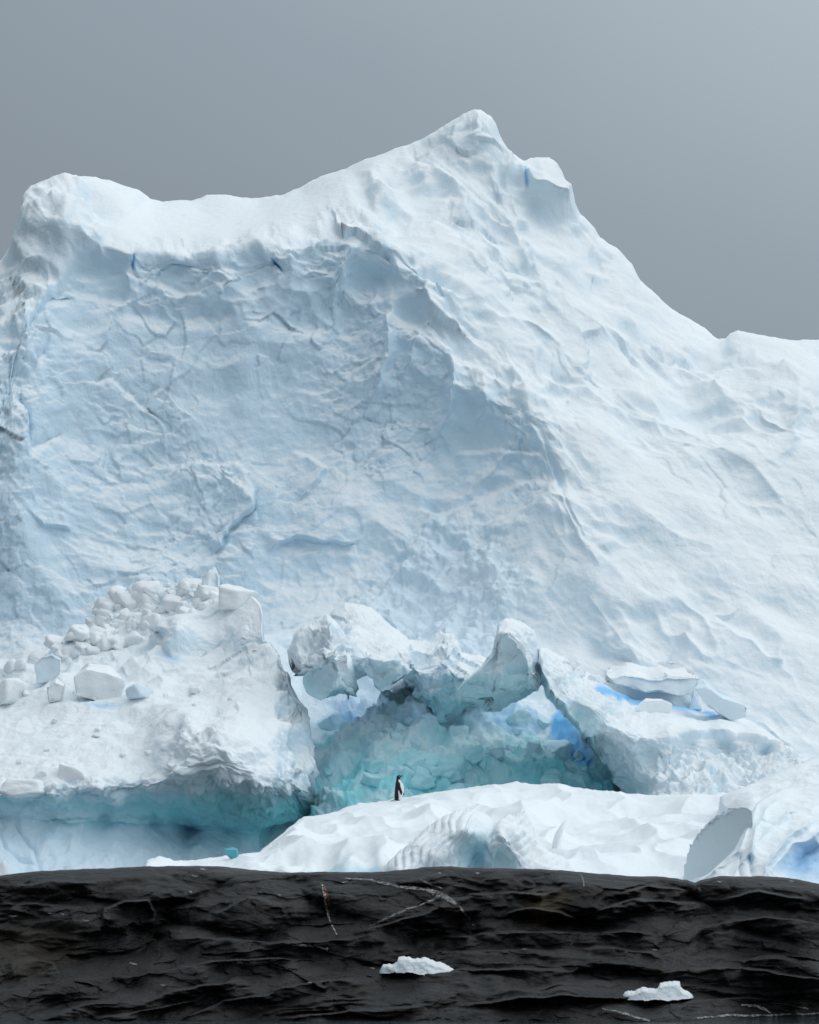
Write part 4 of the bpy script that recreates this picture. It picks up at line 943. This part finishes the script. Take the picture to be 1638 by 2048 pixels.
_zz = [(1364,1768),(1368,1742),(1372,1716),(1377,1696),(1384,1682),(1392,1670),(1402,1660),(1412,1651),(1424,1640),(1437,1632),(1452,1625),(1466,1618),(1480,1614),(1492,1614)]
_ser = []
for i_, (x_, y_) in enumerate(_zz):
    _ser.append((x_, y_))
    if i_ < len(_zz)-1:
        x2, y2 = _zz[i_+1]; _u = (.2, .9, .4, 1.3, .1, .7, 1.0, .3)[i_ % 8]; _ser += [(x_*.6+x2*.4-2.6*_u, y_*.6+y2*.4-2*_u), (x_*.35+x2*.65+1.2*_u, y_*.35+y2*.65+1.2*_u)]
slab('flat grey ice facet with a serrated edge leaning beside the draped hummock', _ser+[(1504,1622),(1506,1650),(1490,1695),(1460,1740),(1400,1790),(1366,1790)], lambda x, y: 87.8-(x-1364)*.013-(1790-y)*.005, .5, .0, 'ice slab', mat=BLOCK_GREY, seed=931, rough=.02, bev=.012)
slab('wide pale grey ice slab lying above a bright blue crack', [(1202,1356),(1250,1347),(1300,1353),(1335,1346),(1365,1349),(1400,1354),(1407,1362),(1392,1376),(1384,1390),(1355,1394),(1318,1387),(1290,1389),(1250,1377),(1215,1369)], Yat(R_shelf, 1300, 1404)+.15, 2.0, .55, 'ice slab', seed=911, rough=.09)
slab('squat bluish ice slab at the right end of the blue crack', [(1390,1378),(1412,1374),(1448,1396),(1499,1414),(1495,1434),(1460,1442),(1430,1426),(1408,1410)], Yat(R_shelf, 1450, 1440)+.1, 2.0, .4, 'ice slab', mat=BLOCK_BLUE, seed=913)
slab('small leaning ice wedge between the two slabs of the blue crack', [(1376,1420),(1387,1378),(1407,1420)], Yat(R_shelf, 1392, 1420)-.05, .35, .0, seed=915, rough=.02)
slab('low white ice block in front of the blue crack', [(1268,1414),(1290,1401),(1330,1399),(1346,1408),(1341,1427),(1270,1425)], Yat(R_shelf, 1306, 1425), .5, .1, seed=917, rough=.03)
put('ice_block', chunk_mesh('ice_block', 15, BLOCK_BLUE, 4), R_ledge, 276, 1394, 44, 30, 'low bluish ice fragment right of the big square block', rz=1.2)
put('ice_block', chunk_mesh('ice_block', 16, BLOCK, 4, 7), R_ledge, 52, 1586, 84, 34, 'low ice lump on the ledge lip near the left edge', rz=.1)
put('ice_block', chunk_mesh('ice_block', 17, BLOCK, 4), R_ledge, 470, 1200, 70, 44, 'white ice block under the pale spike at the top of the rubble', rz=.4)
put('ice_block', chunk_mesh('ice_block', 18, BLOCK, 4), R_ledge, 25, 1400, 60, 60, 'pale ice block cut by the left edge of the picture', rz=.4)
# the long slab with the broken end
_b = [(x, y, Yat(R_ledge, x, y)-.12) for x, y in ((306,1282),(320,1302),(345,1318),(382,1314),(440,1302),(490,1294),(526,1288))]
_f = [(x, y-22, Y_+.12) for x, y, Y_ in _b]
_t = [(305,1266,_b[0][2]+.8),(330,1238,_b[1][2]+1.0),(352,1250,_b[2][2]+.3),(400,1224,_b[3][2]+1.6),(440,1240,_b[4][2]+.9),(478,1190,_b[5][2]+2.4),(500,1230,_b[5][2]+1.0),(525,1225,_b[6][2]+1.4)]
R_big = thing('ice_block', 'largest ice slab on the ledge with a rounded grey broken end', 'ice block', np.linspace(303, 528, 120),
  [(303,1266),(310,1248),(326,1236),(350,1228),(400,1222),(436,1202),(478,1187),(504,1191),(520,1206),(528,1228)], [(303,1284),(318,1305),(345,1324),(382,1320),(440,1308),(528,1294)], 80,
  _b+_f+_t, 2.5, broken(.22, .6, .06, .02, 540), mask_fn(541, k=.6), top_r=(5, .4), side_r=(4, .3), jag=(1.5, 14))
# heap of rubble under the wall
rub_meshes = [chunk_mesh('ice_chunk', 30+i, BLOCK, 3, 6, 90, .10) for i in range(9)]
rg = random.Random(5); n_r = 0
RUB_AREA = [(150,1262),(190,1212),(250,1182),(330,1172),(410,1168),(470,1190),(490,1200),(400,1232),(320,1240),(300,1270),(230,1300),(130,1320),(30,1345),(5,1330),(110,1285)]
RUB_WORDS = [(250, 1400, 'angular ice chunk at the low left end of the rubble heap'), (330, 1215, 'angular ice chunk in the middle of the rubble heap'), (600, 1215, 'angular ice chunk at the high right end of the rubble heap')]
while n_r < 190:
    x_, y_ = rg.uniform(5, 490), rg.uniform(1165, 1345)
    if poly_mask(np.array([x_]), np.array([y_]), RUB_AREA, .5)[0] < .5: continue
    sz = rg.choice((8, 10, 12, 15, 19, 25, 36))*rg.uniform(.8, 1.25)
    wd = RUB_WORDS[0] if x_ < 210 else RUB_WORDS[1] if x_ < 340 else RUB_WORDS[2]
    sw = 'large' if sz > 24 else 'middling' if sz > 14 else 'small'
    put('ice_chunk', rub_meshes[n_r % 9], R_ledge, x_, y_, sz*rg.uniform(1, 1.5), sz*rg.uniform(.7, 1), sw+' '+wd[2], 'ice chunk', 'rubble heap chunks', rz=rg.uniform(0, 6.28), tilt=(rg.uniform(-.6, .6), rg.uniform(-.6, .6)), sink=.62)
    n_r += 1
for i in range(24):
    x_, y_ = rg.uniform(5, 560), rg.uniform(1330, 1560)
    if 310 < x_ and y_ > 1430: continue
    sz = rg.uniform(6, 14)
    wd = 'ice crumb strewn on the front half of the snowy ledge' if y_ > 1440 else 'ice crumb strewn on the rear half of the snowy ledge'
    put('ice_crumb', rub_meshes[i % 9], R_ledge, x_, y_, sz*1.5, sz*.8, wd, 'ice crumb', 'crumbs on the ledge', rz=rg.uniform(0, 6.28), tilt=(rg.uniform(-.4, .4), rg.uniform(-.4, .4)), sink=.5)
# lumps of fallen ice on the wall of the cave
BLOCK_CAVE = ice_material('cave_block_ice', use_mask=False, base=(.75, .22, 0.), bump=.6); BLOCK_CAVE2 = ice_material('teal_cave_block_ice', use_mask=False, base=(.6, .62, 0.), bump=.6)
cave_m = [chunk_mesh('cave_ice_lump', 60+i, BLOCK_CAVE if i < 4 else BLOCK_CAVE2, 4, 7, 40, .12) for i in range(8)]
n_c = 0
while n_c < 46:
    x_, y_ = rg.uniform(650, 1190), rg.uniform(1425, 1600)
    if poly_mask(np.array([x_]), np.array([y_]), [(650,1450),(720,1425),(900,1440),(1090,1430),(1190,1530),(1180,1600),(660,1610)], .5)[0] < .5: continue
    if abs(x_-798) < 34 and y_ > 1530: continue
    low_ = y_ > 1515; sz = rg.choice((14, 18, 24, 32, 44))*rg.uniform(.8, 1.2)
    side_ = 'left' if x_ < 800 else 'right'
    put('cave_ice_lump', cave_m[(n_c % 4)+(4 if low_ else 0)], R_berg, x_, y_, sz*rg.uniform(1, 1.5), sz, ('teal' if low_ else 'pale blue')+' ice lump frozen to the '+('lower' if low_ else 'upper')+' cave wall '+side_+' of the penguin', 'ice lump', 'lumps on the cave wall', rz=rg.uniform(0, 6.28), tilt=(rg.uniform(-.6, .6), rg.uniform(-.6, .6)), sink=.75)
    n_c += 1
# crack wedges and crumbs on the right shelf
for i in range(16):
    sz = rg.uniform(7, 15); t_ = rg.random()
    put('snow_crumb', rub_meshes[i % 9], R_shelf, 1125+85*t_+rg.uniform(-6, 6), 1318+46*t_+rg.uniform(0, 10), sz*1.2, sz, 'snow crumb along the top of the leaning slab', 'ice crumb', 'crumbs along the leaning slab', rz=rg.uniform(0, 6.28), sink=.3)
# small teal block behind the tongue of the floe, and a lump at the left edge
put('ice_block', chunk_mesh('ice_block', 23, BLOCK_TEAL, 4), R_floe, 467, 1716, 20, 22, 'small dark teal ice cube on the thin end of the floe', sink=.25)
p_ = at(2, 1752, 84.0); o = link('ice_block', chunk_mesh('ice_block', 24, BLOCK, 4), None, 'low white ice lump just behind the rock at the far left', 'ice block')
o.scale = (.34, .4, 1.8); o.location = (p_[0], p_[1], p_[2]-1.25)

# ------------------------------------------------------------------ stranded ice on the rock
def stranded(label, top, bot, py_foot, seed):
    x0, x1 = top[0][0], top[-1][0]; xm = (x0+x1)/2
    Yf = min(float(on_uv(R_rock, x, py_foot)[1]) for x in np.linspace(x0, x1, 9))-.05
    R = relief('stranded_ice', np.linspace(x0, x1, 90), line(top), line(bot), 40, lambda PX, PY: Yf+.25*((PX-xm)/(x1-xm))**2-.004*(PY-py_foot), .5, broken(.06, 2.4, .03, .01, seed), mask_fn(seed+1, k=.5), BLOCK_M, top_r=(9, .4), side_r=(6, .2), jag=(2, 6))
    link('stranded_ice', R.me, None, label, 'ice chunk')
BLOCK_M = ice_material('stranded_ice_snow', snow=(.72, .76, .78), bump=.6)
stranded('humped white ice chunk stranded on the rock near the middle', [(758,1943),(766,1928),(788,1927),(794,1924),(797,1914),(808,1911),(830,1916),(850,1913),(868,1921),(888,1926),(904,1936),(917,1946)], [(758,1946),(800,1946),(860,1948),(917,1950)], 1946, 800)
stranded('white ice chunk with a raised knob stranded on the rock at lower right', [(1245,1991),(1250,1982),(1270,1980),(1285,1973),(1300,1976),(1316,1976),(1320,1964),(1345,1960),(1360,1963),(1361,1972),(1370,1980),(1380,1984),(1387,1992)], [(1245,1997),(1290,1997),(1340,1996),(1387,1995)], 1995, 820)

# ------------------------------------------------------------------ penguin
def penguin():
    k = .70/745.0; X = lambda c: (c-790)*k
    sec = [(0.012,700,860),(.035,682,872),(.10,668,897),(.17,671,920),(.24,678,936),(.31,685,944),(.37,690,940),(.42,694,926),(.47,701,903),(.51,709,872),(.545,717,846),(.575,722,832),(.605,724,838),(.635,727,852),(.66,735,858),(.68,750,848),(.693,770,832),(.70,790,814)]
    zs = np.array([a[0] for a in sec]); xb = np.array([X(a[1]) for a in sec]); xf = np.array([X(a[2]) for a in sec])
    wy = np.array([.075,.09,.105,.112,.115,.114,.108,.098,.085,.070,.058,.052,.050,.050,.047,.038,.026,.012])
    zz = np.concatenate([np.linspace(.012, .66, 44), np.array([.67,.68,.688,.695,.70])]); nr = 28
    bm = bmesh.new(); rings = []
    for z in zz:
        c = (np.interp(z, zs, xb)+np.interp(z, zs, xf))/2; rx = (np.interp(z, zs, xf)-np.interp(z, zs, xb))/2; ry = np.interp(z, zs, wy)
        rings.append([bm.verts.new((c+rx*math.cos(t), ry*math.sin(t), z)) for t in np.linspace(0, 2*math.pi, nr, endpoint=False)])
    for a, b in zip(rings, rings[1:]):
        for i in range(nr): bm.faces.new((a[i], a[(i+1) % nr], b[(i+1) % nr], b[i]))
    bm.faces.new(rings[0][::-1]); bm.faces.new(rings[-1])
    def limb(pts):          # (x, y, z, half width along x, half thickness along y)
        rr = []
        for x, y, z, a, b_ in pts: rr.append([bm.verts.new((x+a*math.cos(t), y+b_*math.sin(t), z)) for t in np.linspace(0, 2*math.pi, 10, endpoint=False)])
        for a, b in zip(rr, rr[1:]):
            for i in range(10): bm.faces.new((a[i], a[(i+1) % 10], b[(i+1) % 10], b[i]))
        bm.faces.new(rr[0][::-1]); bm.faces.new(rr[-1])
    for sgn in (-1, 1):
        yy = [.060,.092,.108,.118,.128,.135,.138]
        pts = [(X(800),.49,.022),(X(822),.44,.038),(X(842),.37,.042),(X(862),.30,.040),(X(884),.235,.034),(X(902),.185,.024),(X(910),.158,.010)]
        limb([(x, sgn*y, z, a, .013) for (x, z, a), y in zip(reversed(pts), reversed(yy))])
    # stiff tail
    tr = []
    for x, z, w, h in ((X(720),.045,.035,.022),(X(660),.032,.030,.012),(X(590),.008,.022,.008),(X(530),-.012,.010,.006)):
        tr.append([bm.verts.new((x, w*math.cos(t), z+h*math.sin(t))) for t in np.linspace(0, 2*math.pi, 10, endpoint=False)])
    for a, b in zip(tr, tr[1:]):
        for i in range(10): bm.faces.new((a[i], a[(i+1) % 10], b[(i+1) % 10], b[i]))
    bm.faces.new(tr[0][::-1]); bm.faces.new(tr[-1])
    bmesh.ops.recalc_face_normals(bm, faces=bm.faces)
    me0 = bpy.data.meshes.new('body_cage'); bm.to_mesh(me0); bm.free()
    tmp = bpy.data.objects.new('body_cage', me0); C.objects.link(tmp)
    md = tmp.modifiers.new('remesh', 'REMESH'); md.mode = 'VOXEL'; md.voxel_size = .0065
    ms = tmp.modifiers.new('smooth', 'SMOOTH'); ms.iterations = 3; ms.factor = .5
    dg = bpy.context.evaluated_depsgraph_get(); me = bpy.data.meshes.new_from_object(tmp.evaluated_get(dg))
    bpy.data.objects.remove(tmp); bpy.data.meshes.remove(me0); me.name = 'body'
    me.materials.clear(); me.materials.append(plain('black_plumage', (.012, .011, .013), .55, .3, .4, 60)); me.materials.append(plain('white_plumage', (.80, .80, .80), .7, .2, .04, 60))
    bz = [.0,.03,.10,.25,.30,.35,.42,.50,.575]; bx = [X(c) for c in (812,815,820,806,812,862,850,815,800)]
    mats = []
    fl = [(770,.50),(845,.50),(880,.37),(915,.25),(935,.19),(910,.13),(880,.17),(842,.26),(800,.31)]
    for p in me.polygons:
        x, y, z = p.center
        w = x > np.interp(z, bz, bx) and z < .575 and z > .02
        if w and abs(y) > .055:
            c_ = x/k+790
            if poly_mask(np.array([c_]), np.array([z/k]), [(a, b/k) for a, b in fl], .5)[0] > .5: w = False
        mats.append(1 if w else 0)
    me.polygons.foreach_set('material_index', np.array(mats, np.int32)); me.polygons.foreach_set('use_smooth', np.ones(len(me.polygons), bool)); me.update()
    root = link('penguin', None, None, 'black and white penguin standing upright on the snow floe, facing right', 'penguin')
    link('body', me, root)
    def lathe_x(pts, n=10):
        b = bmesh.new(); rr = []
        for x, z, ry, rz in pts: rr.append([b.verts.new((x, ry*math.cos(t), z+rz*math.sin(t))) for t in np.linspace(0, 2*math.pi, n, endpoint=False)])
        for a, c in zip(rr, rr[1:]):
            for i in range(n): b.faces.new((a[i], a[(i+1) % n], c[(i+1) % n], c[i]))
        b.faces.new(rr[0][::-1]); b.faces.new(rr[-1]); bmesh.ops.recalc_face_normals(b, faces=b.faces)
        return b
    def fin(b, nm, mat):
        m_ = bpy.data.meshes.new(nm); b.to_mesh(m_); b.free(); m_.materials.append(mat)
        m_.polygons.foreach_set('use_smooth', np.ones(len(m_.polygons), bool)); return link(nm, m_, root)
    fin(lathe_x([(X(845),.663,.017,.020),(X(872),.672,.012,.015),(X(900),.678,.009,.012),(X(918),.680,.006,.010),(X(927),.676,.003,.005)]), 'beak', plain('beak', (.03, .016, .012), .45))
    eye = plain('eye_ring', (.7, .7, .68), .3)
    for sgn in (-1, 1):
        b = bmesh.new(); bmesh.ops.create_uvsphere(b, u_segments=10, v_segments=6, radius=.0065); bmesh.ops.translate(b, verts=b.verts, vec=(X(822), sgn*.043, .655)); fin(b, 'eye', eye)
        b = lathe_x([(X(770),.012,.018,.014),(X(800),.016,.022,.016),(X(835),.012,.026,.012),(X(862),.008,.030,.008),(X(880),.004,.026,.004)]); bmesh.ops.translate(b, verts=b.verts, vec=(0, sgn*.045, 0)); fin(b, 'foot', plain('webbed_foot', (.06, .03, .028), .6))
    return root
pg = penguin()
p_, n_ = on(R_floe, 797, 1601)
pg.location = p_+Vector((0, 0, -.01)); pg.rotation_euler = (0, 0, math.radians(-12))
print('tris', sum(len(o.data.polygons)*2 for o in bpy.data.objects if o.type == 'MESH'))
